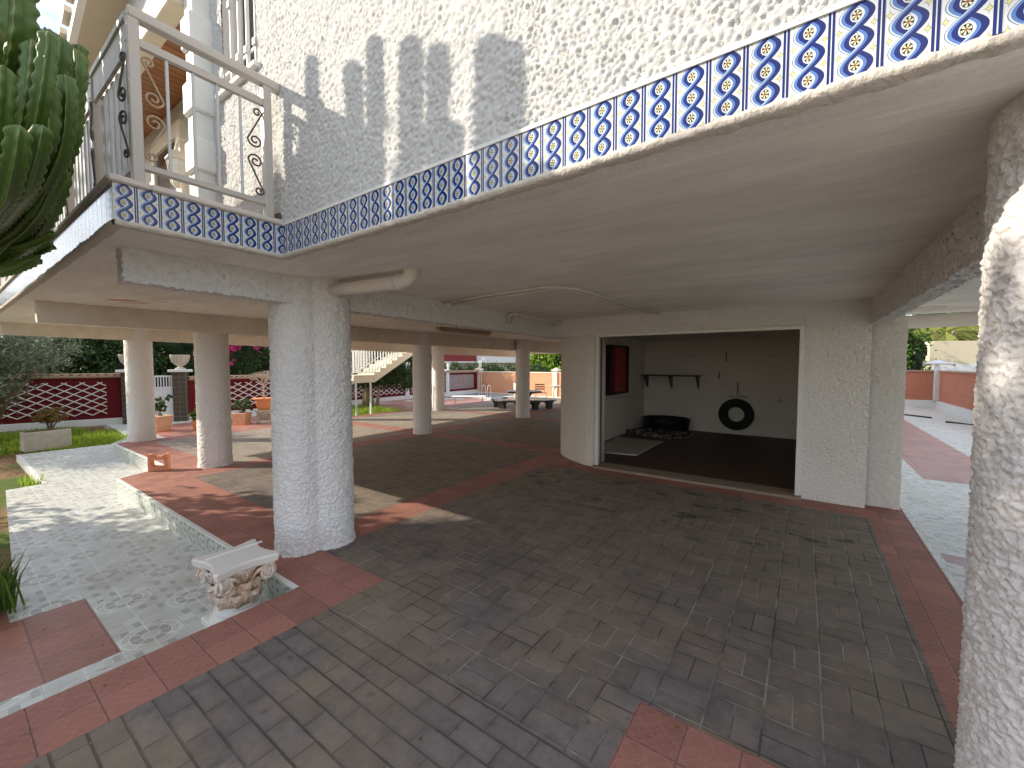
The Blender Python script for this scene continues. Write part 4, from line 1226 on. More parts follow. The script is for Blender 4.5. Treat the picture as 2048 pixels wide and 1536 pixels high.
# ---- potted plants
def square_pot(name, label, x, y, z, rz, w=.34, h=.30, mat='pale_terracotta', pm='mid_leaf', ph=.45, tall=False):
    t = empty(name, label, 'potted plant', None, (x, y, z), rz)
    m = MB()
    def fr(s0, s1, z0, z1):
        m.add([(-s0, -s0, z0), (s0, -s0, z0), (s0, s0, z0), (-s0, s0, z0), (-s1, -s1, z1), (s1, -s1, z1), (s1, s1, z1), (-s1, s1, z1)], [(0, 3, 2, 1), (4, 5, 6, 7), (0, 1, 5, 4), (1, 2, 6, 5), (2, 3, 7, 6), (3, 0, 4, 7)])
    fr(w * .42, w * .5, .03, h * .85); fr(w * .53, w * .54, h * .85, h)
    for k in range(3): fr(w * (.455 + k * .012), w * (.457 + k * .012), h * (.25 + k * .17), h * (.27 + k * .17))
    pot = m.build('pot', mat, t)
    m = MB(); m.bbox((-w * .56, -w * .56, 0), (w * .56, w * .56, .03), .008); m.build('saucer', 'terracotta', t)
    m = MB(); stems = 7 if not tall else 4
    for k in range(stems):
        a = k * 2.4; m.tube([(.03 * math.cos(a), .03 * math.sin(a), h), (.10 * math.cos(a), .10 * math.sin(a), h + ph * .5), (.2 * math.cos(a), .2 * math.sin(a), h + ph)], [.009, .006, .003], 5)
    pl = m.build('stems', 'bark', t)
    m = MB(); leaves(m, [(.2 * math.cos(k * 2.4), .2 * math.sin(k * 2.4), h + ph * (.5 + .12 * (k % 4)), .13) for k in range(stems)] + [(0, 0, h + .15, .17)], 420, .055, 1.4, .5)
    m.build('foliage', pm, pl); return t
square_pot('potted_plant', 'leafy plant in a square terracotta pot between the two outer columns', -13.75, 3.42, -.2, R(20), .42, .40, 'pale_terracotta', 'dark_leaf', .55, True)
square_pot('potted_plant', 'small leafy plant in a ribbed square terracotta pot beside the dry topiary', -13.35, 5.22, -.2, R(40), .36, .33, 'pale_terracotta', 'dark_leaf', .36)
# dry tree in a big round pot on a carved pedestal
t = empty('dry_potted_tree', 'leafless little tree in a round terracotta pot on a carved stone pedestal', 'potted tree', loc=(-13.10, 5.72, -.2))
m = MB(); m.bbox((-.16, -.16, 0), (.16, .16, .05), .01); m.lathe([(.15, .05), (.13, .08), (.10, .10), (.105, .16), (.13, .22), (.18, .28), (.21, .33), (.22, .36)], n=24)
for k in range(10): a = k * PI / 5; m.tube([(.11 * math.cos(a), .11 * math.sin(a), .12), (.16 * math.cos(a), .16 * math.sin(a), .22), (.21 * math.cos(a), .21 * math.sin(a), .24)], [.03, .03, .012], 6)
m.bbox((-.21, -.21, .36), (.21, .21, .385), .006); m.build('pedestal', 'stone_beige', t)
m = MB(); m.lathe([(.15, .385), (.19, .50), (.23, .66), (.245, .70), (.285, .705), (.29, .74), (.26, .745), (.24, .735), (.10, .73)], n=30); m.build('pot', 'terracotta', t, smooth=True)
m = MB(); m.tube([(0, 0, .73), (.01, 0, 1.0), (0, .01, 1.12)], [.032, .026, .03], 8); m.build('trunk', 'bark_pale', t)
m = MB()
rnd = random.Random(3)
def twig(p, d, l, r, lv):
    q = p + d * l; m.tube([p, p.lerp(q, .5) + Vector((rnd.gauss(0, .008), rnd.gauss(0, .008), 0)), q], [r, r * .85, r * .7], 4, cap=False)
    if lv > 0:
        for _ in range(3 if lv > 1 else 2):
            nd = (d + Vector((rnd.gauss(0, .45), rnd.gauss(0, .45), rnd.gauss(0.08, .3)))).normalized(); twig(q, nd, l * .78, r * .65, lv - 1)
for k in range(9):
    a = k * 2.4; twig(Vector((0, 0, 1.12)), Vector((math.cos(a) * (.4 + .5 * (k % 3) / 2), math.sin(a) * (.4 + .5 * (k % 3) / 2), .75)).normalized(), .15, .012, 4)
m.build('branches', 'grey_twig', t)
m = MB(); m.lathe([(.09, 0), (.13, .12), (.15, .22), (.155, .26), (.13, .26)], n=20); 
t2 = empty('potted_plant', 'terracotta bowl plant half hidden behind the second column', 'potted plant', loc=(-13.0, 4.05, -.2))
m.build('pot', 'terracotta', t2)
m = MB(); m.tube([(0, 0, .2), (0, 0, .4)], .012, 6); leaves(m, [(0, 0, .42, .16)], 260, .05); m.build('foliage', 'mid_leaf', t2)

# ---- red garden wall
def lattice(mb, M, s0, s1, z0, z1, dx, dz, w=.022, th=.016):
    """crossing strips of a trellis in the plane s,z"""
    sl = dz / dx
    def line(sa, za, sign):
        pts = []
        # z = za + sign*sl*(s-sa), clip
        def zz(s): return za + sign * sl * (s - sa)
        sL, sR = s0, s1
        if sign > 0: sL = max(sL, sa + (z0 - za) / sl); sR = min(sR, sa + (z1 - za) / sl)
        else: sL = max(sL, sa + (za - z1) / sl); sR = min(sR, sa + (za - z0) / sl)
        if sR - sL < dx * .2: return
        a = math.atan2(sign * sl, 1); nx, nz = -math.sin(a) * w / 2, math.cos(a) * w / 2
        y0 = -.02 if sign > 0 else -.037
        p = [(sL - nx, y0, zz(sL) - nz), (sR - nx, y0, zz(sR) - nz), (sR + nx, y0, zz(sR) + nz), (sL + nx, y0, zz(sL) + nz)]
        q = [(x, y - th, z) for x, y, z in p]
        mb.add([tuple(M @ Vector(v)) for v in p + q], [(3, 2, 1, 0), (4, 5, 6, 7), (0, 1, 5, 4), (1, 2, 6, 5), (2, 3, 7, 6), (3, 0, 4, 7)])
    n = int((s1 - s0 + (z1 - z0) / sl) / dx) + 2
    for i in range(-n, n + 1):
        line(s0 + i * dx, z0, 1); line(s0 + i * dx, z0, -1)
def wall_frame(p0, p1, zb):
    d = Vector((p1[0] - p0[0], p1[1] - p0[1], 0)); L = d.length; a = math.atan2(d.y, d.x)
    return L, a
def red_wall(label, p0, p1, z0, z1, panels, dx=.38, dz=.2, pill=(), lw=.024):
    L, a = wall_frame(p0, p1, z0)
    t = empty('garden_wall', label, 'garden wall', 'red trellised garden walls', (p0[0], p0[1], z0), a)
    H = z1 - z0; I = Matrix.Identity(4)
    m = MB(); m.box((0, 0, .20), (L, .18, H - .10)); m.build('wall', 'red_wall_paint', t)
    m = MB(); m.bbox((0, -.03, 0), (L, .21, .20), .01); m.build('plinth', 'white_plinth', t)
    m = MB(); k = 0
    n = int(L / .17)
    for i in range(n):
        x = (i + .5) * L / n
        m.tube([(x, -.10, H - .055), (x, .28, H - .055)], .062, 8, flat=.75)
        m.tube([(x + .085, -.10, H - .07), (x + .085, .28, H - .07)], .05, 6, flat=.5)
    m.box((0, -.05, H - .12), (L, .23, H - .07)); m.box((0, -.07, H - .02), (L, .25, H + .005)); m.build('tile_coping', 'roof_tile_clay', t)
    m = MB()
    for i_, (a0, a1) in enumerate(panels): lattice(m, I, a0, a1, .32, H - .24, dx * (1 - .08 * i_), dz, lw)
    m.build('trellis', 'lattice_paint', t)
    for x in pill:
        m = MB(); m.bbox((x - .13, -.06, 0), (x + .13, .24, H + .02), .01); m.bbox((x - .17, -.10, H + .02), (x + .17, .28, H + .07), .01); m.build('pillar', 'white_plinth', t)
    return t
red_wall('red garden wall section with white trellis behind the olive tree, left of the gate', (-17.9, -2.2), (-16.30, 3.28), -.22, 1.27, [(0.4, 2.6), (2.6, 5.35)], .38, .2)
red_wall('long red garden wall with white trellis and pillars, from the gate to the pool corner', (-15.62, 4.62), (-16.55, 19.6), -.22, 1.16, [(.4, 4.2), (4.7, 8.9), (9.4, 12.0), (12.35, 14.6)], .34, .19, (4.45, 9.15, 12.2))
# gate pillars
def gate_pillar(label, x, y):
    t = empty('gate_pillar', label, 'gate pillar', 'tiled pillars either side of the garden gate', (x, y, -.22), R(62))
    m = MB(); m.bbox((-.17, -.17, 0), (.17, .17, 1.52), .008); m.build('shaft', 'grout_light', t)
    m = MB()
    for i in range(10):
        for j in range(2):
            for s in (1, -1):
                m.bbox((-.165 + j * .168, -.176 if s > 0 else .17, .02 + i * .15), (-.006 + j * .168, -.1705 if s > 0 else .176, .16 + i * .15), .002)
                m.bbox((-.176 if s > 0 else .1705, -.165 + j * .168, .02 + i * .15), (-.1705 if s > 0 else .176, -.006 + j * .168, .16 + i * .15), .002)
    m.build('tiles', 'brown_tile', t)
    m = MB(); m.bbox((-.26, -.26, 1.52), (.26, .26, 1.60), .015); m.build('cap', 'white_plinth', t)
    u = empty('stone_urn', 'fluted stone bowl urn on top of the ' + ('left' if y < 4 else 'right') + ' gate pillar', 'urn', 'urns on the gate pillars', (x, y, 1.38))
    m = MB(); m.lathe([(.13, 0), (.13, .04), (.08, .06), (.06, .09), (.09, .12), (.16, .20), (.215, .32), (.245, .42), (.25, .45), (.22, .45), (.19, .40)], n=28)
    for k in range(14):
        a = k * 2 * PI / 14; m.tube([(.10 * math.cos(a), .10 * math.sin(a), .13), (.19 * math.cos(a), .19 * math.sin(a), .24), (.245 * math.cos(a), .245 * math.sin(a), .40)], [.012, .02, .012], 5)
    m.build('bowl', 'stone_beige', u)
gate_pillar('brown tiled gate pillar left of the white gate, behind the outer column', -16.15, 3.42)
gate_pillar('brown tiled gate pillar right of the white gate', -15.70, 4.48)
t = empty('garden_gate', 'white metal garden gate with barred top between the tiled pillars', 'gate', loc=(-16.12, 3.42, -.18), rz=math.atan2(.92, .38))
m = MB(); m.box((.02, -.015, 0), (.46, .015, 1.0)); m.box((.50, -.015, 0), (.92, .015, 1.0)); m.build('panel', 'gate_metal', t)
m = MB()
for x in (0, .46, .90): m.box((x, -.03, 0), (x + .05, .03, 1.38))
for z in (.985, 1.33): m.box((0, -.028, z), (.95, .028, z + .05))
m.build('frame', 'gate_metal', t)
m = MB()
for k in range(13): m.box((.06 + k * .066, -.012, 1.03), (.085 + k * .066, .012, 1.335))
m.build('bars', 'gate_metal', t)
m = MB(); m.tube([(0, 0, 0), (0, 0, 3.6)], .04, 8); m.build('pole', 'steel_leg')
o = bpy.data.objects['pole']; o.name = 'street_pole'; o.location = (-20.6, 5.0, -.3); tag(o, 'thin white pole behind the garden gate', 'pole')

# ---- peach wall at the pool
t = empty('garden_wall', 'peach coloured rear wall behind the pool with white pillars', 'garden wall', loc=(-16.55, 19.75, -.22), rz=R(-2))
m = MB(); m.box((0, 0, 0), (12.5, .2, 1.27)); m.build('wall', 'peach_wall', t)
m = MB(); m.box((0, -.03, 1.27), (12.5, .23, 1.32)); m.build('coping', 'cream_paint', t)
for x in (-.05, 3.30, 5.55):
    m = MB(); m.bbox((x - .14, -.08, 0), (x + .14, .28, 1.38), .01); m.bbox((x - .2, -.14, 1.38), (x + .2, .34, 1.44), .01)
    m.add([(x - .2, -.14, 1.44), (x + .2, -.14, 1.44), (x + .2, .34, 1.44), (x - .2, .34, 1.44), (x, .1, 1.58)], [(0, 1, 4), (1, 2, 4), (2, 3, 4), (3, 0, 4)]); m.build('pillar', 'cream_paint', t)
# statues
def statue(label, x, y, z, s=.42):
    m = MB(); m.lathe([(.11 * s / .4, 0), (.11 * s / .4, .03), (.06, .04), (.05, .09), (.085, .16), (.07, .26), (.045, .30), (.055, .34), (.05, .38), (.01, .40)], n=14)
    for sg in (1, -1): m.tube([(sg * .05, 0, .2), (sg * .13, .03, .30), (sg * .12, .04, .40)], [.035, .035, .008], 6, flat=.5)
    m.tube([(0, -.04, .36), (0, -.10, .345)], [.02, .004], 6)
    o = m.build('bird_statue', 'plaster_statue', smooth=True); o.location = (x, y, z); tag(o, label, 'statue', 'white bird statues on the wall pillars')
statue('white bird statue on the wall pillar partly behind the tree by the staircase', -16.18, 13.8, 1.22)
statue('white bird statue on the pillar of the red wall, seen between two columns', -16.35, 16.85, 1.22)
statue('pale statue at the corner where the red and peach walls meet', -16.5, 19.8, 1.36)
m = MB(); pts = [(0, 0, 0), (0, 0, 1.9)] + [(.17 - .17 * math.cos(a), 0, 1.9 + .17 * math.sin(a)) for a in [PI * k / 8 for k in range(1, 9)]] + [(.34, 0, 1.75)]
m.tube(pts, .02, 8); o = m.build('pool_shower', 'plaster_statue', smooth=True); o.location = (-16.1, 19.45, -.2); tag(o, 'hooked shower pipe at the corner of the pool', 'shower')

# ---- stairs
t = empty('outside_staircase', 'pale outside staircase with white railings rising to the upper floor', 'staircase', loc=(-12.0, 8.0, -.2), rz=R(90))
# local x runs along world +y, local y runs along world -x
m = MB(); n = 9; r_, g_ = .135, .24
for i in range(n):
    x0 = .80 + i * g_; z0 = 1.34 + i * r_
    m.add([(x0, -.0, z0 - .22), (x0 + g_, 0, z0 - .22 + r_), (x0 + g_, 0, z0 + r_), (x0, 0, z0 + r_), (x0, .95, z0 - .22), (x0 + g_, .95, z0 - .22 + r_), (x0 + g_, .95, z0 + r_), (x0, .95, z0 + r_)],
          [(0, 1, 2, 3), (7, 6, 5, 4), (3, 2, 6, 7), (0, 4, 5, 1), (0, 3, 7, 4), (1, 5, 6, 2)])
m.build('upper_flight', 'cream_paint', t)
m = MB(); m.bbox((0, 0, 1.12), (.80, .95, 1.34), .008); m.bbox((0, -.01, 1.34), (.80, .96, 1.375), .006); m.build('landing', 'cream_paint', t)
m = MB()
for i in range(8):
    x1 = 0 - i * g_; z1 = 1.34 - (i + 1) * r_
    m.add([(x1 - g_, 0, z1 - .22 - r_ + .135), (x1, 0, z1 - .20 + .10), (x1, 0, z1 + .0), (x1 - g_, 0, z1), (x1 - g_, .95, z1 - .22), (x1, .95, z1 - .1), (x1, .95, z1), (x1 - g_, .95, z1)],
          [(0, 1, 2, 3), (7, 6, 5, 4), (3, 2, 6, 7), (0, 4, 5, 1), (0, 3, 7, 4), (1, 5, 6, 2)])
m.build('lower_flight', 'cream_paint', t)
for x in (.06, .62):
    m = MB(); m.bbox((x - .025, -.04, 0), (x + .025, .01, 1.12), .004); m.build('support_post', 'gate_metal', t)
m = MB()
for yy in (-.0, .93):
    m.tube([(.8, yy, 2.25), (3.0, yy, 2.25 + 2.2 * r_ / g_)], .018, 6); m.tube([(.8, yy, 1.52), (3.0, yy, 1.52 + 2.2 * r_ / g_)], .014, 6)
    m.tube([(0, yy, 2.2), (.8, yy, 2.2)], .018, 6); m.tube([(0, yy, 1.46), (.8, yy, 1.46)], .014, 6)
    m.tube([(0, yy, 2.2), (-1.8, yy, 2.2 - 1.8 * r_ / g_)], .018, 6); m.tube([(0, yy, 1.46), (-1.8, yy, 1.46 - 1.8 * r_ / g_)], .014, 6)
m.build('handrail', 'white_paint', t)
for yy in (0, .93):
    for k in range(40):
        x = -1.7 + k * .115
        base = 1.46 + max(0, x - .8) * r_ / g_ + min(0, x) * r_ / g_
        m = MB(); m.box((x - .012, yy - .012, base), (x + .012, yy + .012, base + .74)); m.build('baluster', 'white_paint', t)

# ---- trees of the garden
tb = Vector((-14.1, 10.1, -.2))
tree('spreading_tree', 'dark leafy tree with several pale trunks on the lawn under the staircase', 'tree', tb,
     [[(-.25, -.1, 0), (-.35, 0, .7), (-.4, 0, 1.2)], [(-.1, 0, 0), (-.15, .05, .8), (-.1, 0, 1.3)], [(.08, .05, 0), (.1, 0, .8), (.15, 0, 1.3)], [(.3, .1, 0), (.45, .1, .7), (.6, .1, 1.3)], [(.0, -.12, 0), (.05, -.2, .8), (.1, -.3, 1.2)]], .085,
     [(0, 0, 1.55, 1.3, 1.3, .72), (.8, .7, 1.25, .8, 1.0, .6), (-.5, -.2, 1.4, .9, 1, .55), (.2, 0, 2.3, 1.1, 1, .5)], 24000, .055, 'dark_leaf', 'bark_pale')
def hedge_tree(name, label, cat, base, blobs, n, size, mat, group=None, r0=.12, elong=1.6):
    h = blobs[0][2]
    t = tree(name, label, cat, base, [[(0, 0, 0), (.05, 0, h * .5), (0, .05, h)]], r0, blobs, n, size, mat, group=group, elong=elong)
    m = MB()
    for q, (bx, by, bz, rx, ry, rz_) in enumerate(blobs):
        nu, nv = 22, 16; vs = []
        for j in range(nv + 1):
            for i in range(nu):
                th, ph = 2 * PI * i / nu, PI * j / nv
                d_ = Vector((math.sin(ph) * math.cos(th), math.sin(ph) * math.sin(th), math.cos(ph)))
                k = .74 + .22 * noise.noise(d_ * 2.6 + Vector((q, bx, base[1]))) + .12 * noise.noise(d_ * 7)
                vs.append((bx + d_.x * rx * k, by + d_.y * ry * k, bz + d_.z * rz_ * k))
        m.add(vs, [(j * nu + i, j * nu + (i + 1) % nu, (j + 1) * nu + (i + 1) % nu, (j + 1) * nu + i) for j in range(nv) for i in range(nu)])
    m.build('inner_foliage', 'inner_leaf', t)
    return t
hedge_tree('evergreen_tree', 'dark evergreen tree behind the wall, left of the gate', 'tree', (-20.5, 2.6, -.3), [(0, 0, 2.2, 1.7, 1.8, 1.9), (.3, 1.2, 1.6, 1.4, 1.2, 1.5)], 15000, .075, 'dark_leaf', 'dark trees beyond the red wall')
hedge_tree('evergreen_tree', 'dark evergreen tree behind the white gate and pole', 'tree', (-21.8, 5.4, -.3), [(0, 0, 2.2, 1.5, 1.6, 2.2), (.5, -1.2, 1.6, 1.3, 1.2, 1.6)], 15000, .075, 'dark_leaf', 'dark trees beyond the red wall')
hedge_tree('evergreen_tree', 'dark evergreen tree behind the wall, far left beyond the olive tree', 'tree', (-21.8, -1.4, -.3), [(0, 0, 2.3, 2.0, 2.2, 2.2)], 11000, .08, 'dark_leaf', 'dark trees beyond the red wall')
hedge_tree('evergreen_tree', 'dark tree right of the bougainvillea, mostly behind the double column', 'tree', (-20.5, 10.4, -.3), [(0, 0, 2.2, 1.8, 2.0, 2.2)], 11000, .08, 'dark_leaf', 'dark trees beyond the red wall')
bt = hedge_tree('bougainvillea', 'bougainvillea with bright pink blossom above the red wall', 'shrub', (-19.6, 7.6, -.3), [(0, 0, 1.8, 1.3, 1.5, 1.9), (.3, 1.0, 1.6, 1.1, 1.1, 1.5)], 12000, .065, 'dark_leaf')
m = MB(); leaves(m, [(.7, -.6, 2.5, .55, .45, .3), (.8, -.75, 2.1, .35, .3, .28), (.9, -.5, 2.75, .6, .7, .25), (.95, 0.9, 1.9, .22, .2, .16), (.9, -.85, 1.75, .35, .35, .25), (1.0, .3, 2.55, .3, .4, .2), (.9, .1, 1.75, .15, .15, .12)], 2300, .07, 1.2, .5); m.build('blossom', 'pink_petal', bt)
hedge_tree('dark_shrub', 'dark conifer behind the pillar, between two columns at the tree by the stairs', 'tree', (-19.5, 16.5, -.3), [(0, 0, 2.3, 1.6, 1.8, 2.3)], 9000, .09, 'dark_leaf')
for i, (x, y, lb) in enumerate(((-19.6, 20.6, 'clipped dark hedge below the red roof of the neighbouring house'), (-16.6, 22.6, 'clipped dark hedge below the white storey of the neighbouring house'))):
    m = MB(); leaves(m, [(k * .9 - 1.6, k * .55 - 1.0, 0.9, .9, .7, .78 - .06 * i) for k in range(5)], 12000, .07, 1.4, .25)
    o = m.build('hedge', 'dark_leaf'); o.location = (x, y, -.1); tag(o, lb, 'hedge', 'clipped hedges beyond the pool wall')
hedge_tree('lime_green_tree', 'lime green leafy tree behind the peach wall', 'tree', (-15.5, 26.6, -.3), [(0, 0, 1.9, 1.6, 1.2, 1.5), (1.4, 1.0, 1.8, 1.3, 1.2, 1.4), (-.7, -.5, 1.7, .8, .8, 1.2), (2.4, 1.6, 1.9, 1.2, 1.2, 1.5)], 16000, .13, 'lime_leaf')
# neighbouring house
nh = empty('neighbour_house', 'neighbouring house with a red fascia and a white upper storey beyond the hedge', 'house', loc=(-24.5, 24.2, -.3), rz=R(35))
m = MB(); m.box((0, 0, 0), (7.8, 5, 1.95)); m.build('wall', 'house_grey', nh)
m = MB(); m.box((-.3, -.5, 2.05), (3.1, 5, 2.75)); m.build('red_fascia', 'house_red', nh)
m = MB(); m.box((3.1, -.35, 1.95), (8.2, 5, 2.9)); m.build('white_storey', 'house_white', nh)
m = MB(); m.box((-.3, -.51, 1.951), (3.1, 5, 2.05)); m.build('soffit', 'house_white', nh)
m = MB(); m.bbox((6.6, -.03, .9), (7.2, -.002, 1.65), .01); m.build('window', 'glass_dark', nh)
m = MB(); m.box((-8, 0, 0), (-1, 4, 3.4)); 
w2 = m.build('side_wing', 'house_white', nh)
for x in (-7, -5.5, -4, -2.4):
    m = MB(); m.box((x, -.02, 1.3), (x + .8, -.002, 3.0)); m.build('window', 'glass_dark', w2)

# ---- black stone table with benches
def moulded_leg(mb, x, y, w, h, rz=0):
    for (s, z0, z1) in ((1.25, 0, .06), (1.1, .06, .10), (.85, .10, h - .10), (1.0, h - .10, h - .06), (1.2, h - .06, h)):
        mb.box((x - w * s / 2, y - .09 * s, z0), (x + w * s / 2, y + .09 * s, z1), rot=rz)
TX, TY = -8.30, 12.45
t = empty('stone_table', 'polygonal black stone garden table in the shade beyond the columns', 'table', loc=(TX, TY, -.15), rz=R(20))
m = MB(); m.lathe([(.36, 0), (.36, .07), (.30, .10), (.22, .18), (.20, .45), (.28, .60), (.34, .66)], n=8); m.build('pedestal', 'black_stone', t)
m = MB(); m.lathe([(.62, .66), (.66, .68), (.66, .71), (.63, .73), (.0, .73)], n=8); m.build('tabletop', 'black_stone_top', t)
for k, (a, lb) in enumerate(((205, 'black stone bench on the pool side of the stone table'), (275, 'black stone bench in front of the stone table'), (345, 'black stone bench at the right end of the stone table'))):
    b = empty('stone_bench', lb, 'bench', 'black stone benches around the table', (TX + 1.02 * math.cos(R(a)), TY + 1.02 * math.sin(R(a)), -.15), R(a + 90))
    m = MB(); n = 9; vs = []
    for i in range(n):
        q = -.55 + 1.1 * i / (n - 1)
        for (rr, z) in ((.80, .40), (1.20, .40), (1.22, .43), (1.20, .46), (.80, .46)):
            vs.append((rr * math.sin(q), 1.0 - rr * math.cos(q) + .02, z))
    fs = []
    for i in range(n - 1):
        for j in range(5): fs.append((i * 5 + j, i * 5 + (j + 1) % 5, (i + 1) * 5 + (j + 1) % 5, (i + 1) * 5 + j))
    fs += [(4, 3, 2, 1, 0), tuple((n - 1) * 5 + j for j in range(5))]
    m.add(vs, fs); m.build('seat', 'black_stone_top', b)
    for sx in (-.33, .33):
        m = MB(); moulded_leg(m, sx, .02 + .05, .22, .40); m.build('leg', 'black_stone', b)
# metal table and chair
t = empty('garden_table', 'metal garden table with curved legs right of the stone table', 'table', loc=(-8.6, 16.3, -.2), rz=R(30))
m = MB(); m.bbox((-.75, -.45, .74), (.75, .45, .78), .01); m.build('tabletop', 'coping_paint', t)
for sx in (-.6, .6):
    for sy in (-.3, .3):
        m = MB(); m.tube([(sx * .8, sy, .74), (sx * .95, sy, .6), (sx * .95, sy, .15), (sx * 1.1, sy * 1.2, 0)], .02, 6); m.build('leg', 'steel_leg', t)
t = empty('garden_chair', 'slatted metal garden chair standing beside the metal table', 'chair', loc=(-9.75, 16.0, -.2), rz=R(200))
for k in range(5):
    m = MB(); m.box((-.22, -.2 + k * .09, .44), (.22, -.14 + k * .09, .455)); m.build('seat_slat', 'shelf_wood', t)
for k in range(3):
    m = MB(); m.box((-.2, .25, .60 + k * .10), (.2, .262, .66 + k * .10)); m.build('back_slat', 'shelf_wood', t)
for sx in (-.22, .22):
    m = MB(); m.tube([(sx, -.24, 0), (sx, -.2, .44), (sx, .2, .44), (sx, .27, .92)], .012, 6); m.tube([(sx, .28, 0), (sx, .15, .44)], .012, 6); m.build('frame', 'steel_leg', t)
t = empty('plastic_chair', 'white plastic slatted chair between the pool and the stone table', 'chair', loc=(-10.4, 15.4, -.2), rz=R(160))
m = MB(); m.bbox((-.25, -.25, .40), (.25, .25, .44), .01); m.build('seat', 'plaster_statue', t)
m = MB()
for k in range(5): m.box((-.25, .24, .48 + k * .085), (.25, .262, .54 + k * .085))
for sx in (-.25, .23): m.box((sx, .235, .44), (sx + .02, .268, .92)); m.box((sx, -.25, .62), (sx + .025, .25, .645)); m.box((sx, -.25, .44), (sx + .025, -.22, .62))
m.build('backrest', 'plaster_statue', t)
for sx in (-.22, .22):
    for sy in (-.22, .22):
        m = MB(); m.bbox((sx - .02, sy - .02, 0), (sx + .02, sy + .02, .40), .004); m.build('leg', 'plaster_statue', t)
# lounger
t = empty('sun_lounger', 'low metal framed sun lounger beside the pool', 'sun lounger', loc=(-12.1, 13.75, -.2), rz=R(38))
m = MB(); m.bbox((-.75, -.28, .30), (.75, .28, .335), .01); m.build('bed', 'plaster_statue', t)
for sx in (-.6, .6):
    m = MB(); m.tube([(sx, -.28, .3), (sx, -.28, 0), (sx, .28, 0), (sx, .28, .3)], .014, 6); m.build('leg', 'steel_leg', t)
t = empty('pool_ladder', 'small white ladder rail at the pool edge', 'pool ladder', loc=(-15.1, 18.6, -.2))
for dx in (0, .4):
    m = MB(); m.tube([(dx, 0, -.1), (dx, 0, .45), (dx, -.12, .55), (dx, -.28, .45), (dx, -.32, 0)], .018, 8); m.build('rail', 'plaster_statue', t)

# ---- garage contents
t = empty('wall_shelf', 'dark wooden shelf on brackets in the left corner of the garage', 'shelf', loc=(-3.18, 10.06, 1.27))
m = MB(); m.bbox((0, -.34, 0), (1.28, 0, .025), .003); m.build('board', 'shelf_wood', t)
for x in (.06, .62, 1.2):
    m = MB(); m.add([(x, -.28, 0), (x + .03, -.28, 0), (x + .03, 0, 0), (x, 0, 0), (x, -.02, -.28), (x + .03, -.02, -.28), (x + .03, 0, -.28), (x, 0, -.28)], [(0, 1, 5, 4), (0, 4, 7, 3), (1, 2, 6, 5), (4, 5, 6, 7), (3, 7, 6, 2)]); m.build('bracket', 'iron_dark', t)
t = empty('tyre', 'old rubber tyre hanging on the rear wall of the garage', 'tyre', loc=(-1.19, 9.97, .47))
m = MB(); n1, n2 = 44, 18; vs = []
for i in range(n1):
    a = 2 * PI * i / n1
    for j in range(n2):
        b = 2 * PI * j / n2
        rr = .245 + .088 * (abs(math.cos(b)) ** .7) * (1 if math.cos(b) > 0 else -1)
        vs.append((rr * math.cos(a), .075 * (abs(math.sin(b)) ** .6) * (1 if math.sin(b) > 0 else -1), rr * math.sin(a)))
m.add(vs, [(i * n2 + j, i * n2 + (j + 1) % n2, ((i + 1) % n1) * n2 + (j + 1) % n2, ((i + 1) % n1) * n2 + j) for i in range(n1) for j in range(n2)])
m.build('carcass', 'rubber', t, smooth=True)
m = MB()
for i in range(60):
    a = 2 * PI * i / 60; M_ = Matrix.Rotation(-a, 4, 'Y')
    m.box((.325, -.055, -.010), (.336, .055, .010), M=M_)
m.build('tread', 'rubber', t)
m = MB(); m.box((-1.35, 10.05, .83), (-.98, 10.06, .87)); o = m.build('wall_bracket', 'board_white'); tag(o, 'pale bracket on the garage wall just above the tyre', 'bracket')
for (x, z, h_, lb) in ((-1.42, 1.60, .20, 'upper metal strip on the garage rear wall'), (-1.55, 1.22, .15, 'lower left metal strip on the garage rear wall'), (-1.18, .90, .25, 'metal strip directly above the tyre')):
    m = MB(); m.box((-.012, 0, 0), (.012, .02, h_)); o = m.build('wall_strip', 'iron_dark'); o.location = (x, 10.055, z); tag(o, lb, 'wall strip')
t = empty('dog_basket', 'black plastic dog basket in the corner of the garage', 'dog bed', loc=(-2.55, 9.62, .06))
m = MB(); n = 48; prof = [(.92, .02), (.96, .06), (1.0, .16), (1.03, .25), (1.05, .26), (1.04, .28), (.98, .27), (.93, .15), (.88, .05), (0.0, .045)]
vs = []
for (r_, z) in prof:
    for k in range(n):
        a = 2 * PI * k / n
        dip = 0.0
        if z > .2: dip = -.10 * max(0, math.cos(a + PI / 2)) ** 3
        vs.append((.50 * r_ * math.cos(a), .36 * r_ * math.sin(a), z + dip))
m.add(vs, [(i * n + k, i * n + (k + 1) % n, (i + 1) * n + (k + 1) % n, (i + 1) * n + k) for i in range(len(prof) - 1) for k in range(n)]); m.build('basket', 'plastic_black', t, smooth=True)
m = MB(); m.lathe([(.22, .05), (.25, .10), (.18, .15), (.05, .16)], (.12, 0, 0), 20); m.build('cushion', 'hose_rubber', t, smooth=True)
m = MB(); nx_, ny_ = 40, 26; vs = []
for j in range(ny_ + 1):
    for i in range(nx_ + 1):
        u, v = i / nx_ * 2 - 1, j / ny_ * 2 - 1
        ed_ = max(abs(u) ** 6, abs(v) ** 6)
        z = .075 * (1 - ed_) + .018 * math.sin(u * 11 + v * 2) * (1 - ed_) + .015 * noise.noise(Vector((u * 4, v * 4, 0)))
        x = u * (.66 + .03 * noise.noise(Vector((v * 3, 1, 0)))); y = v * (.46 + .03 * noise.noise(Vector((u * 3, 5, 0))))
        vs.append((x, y, max(.004, z)))
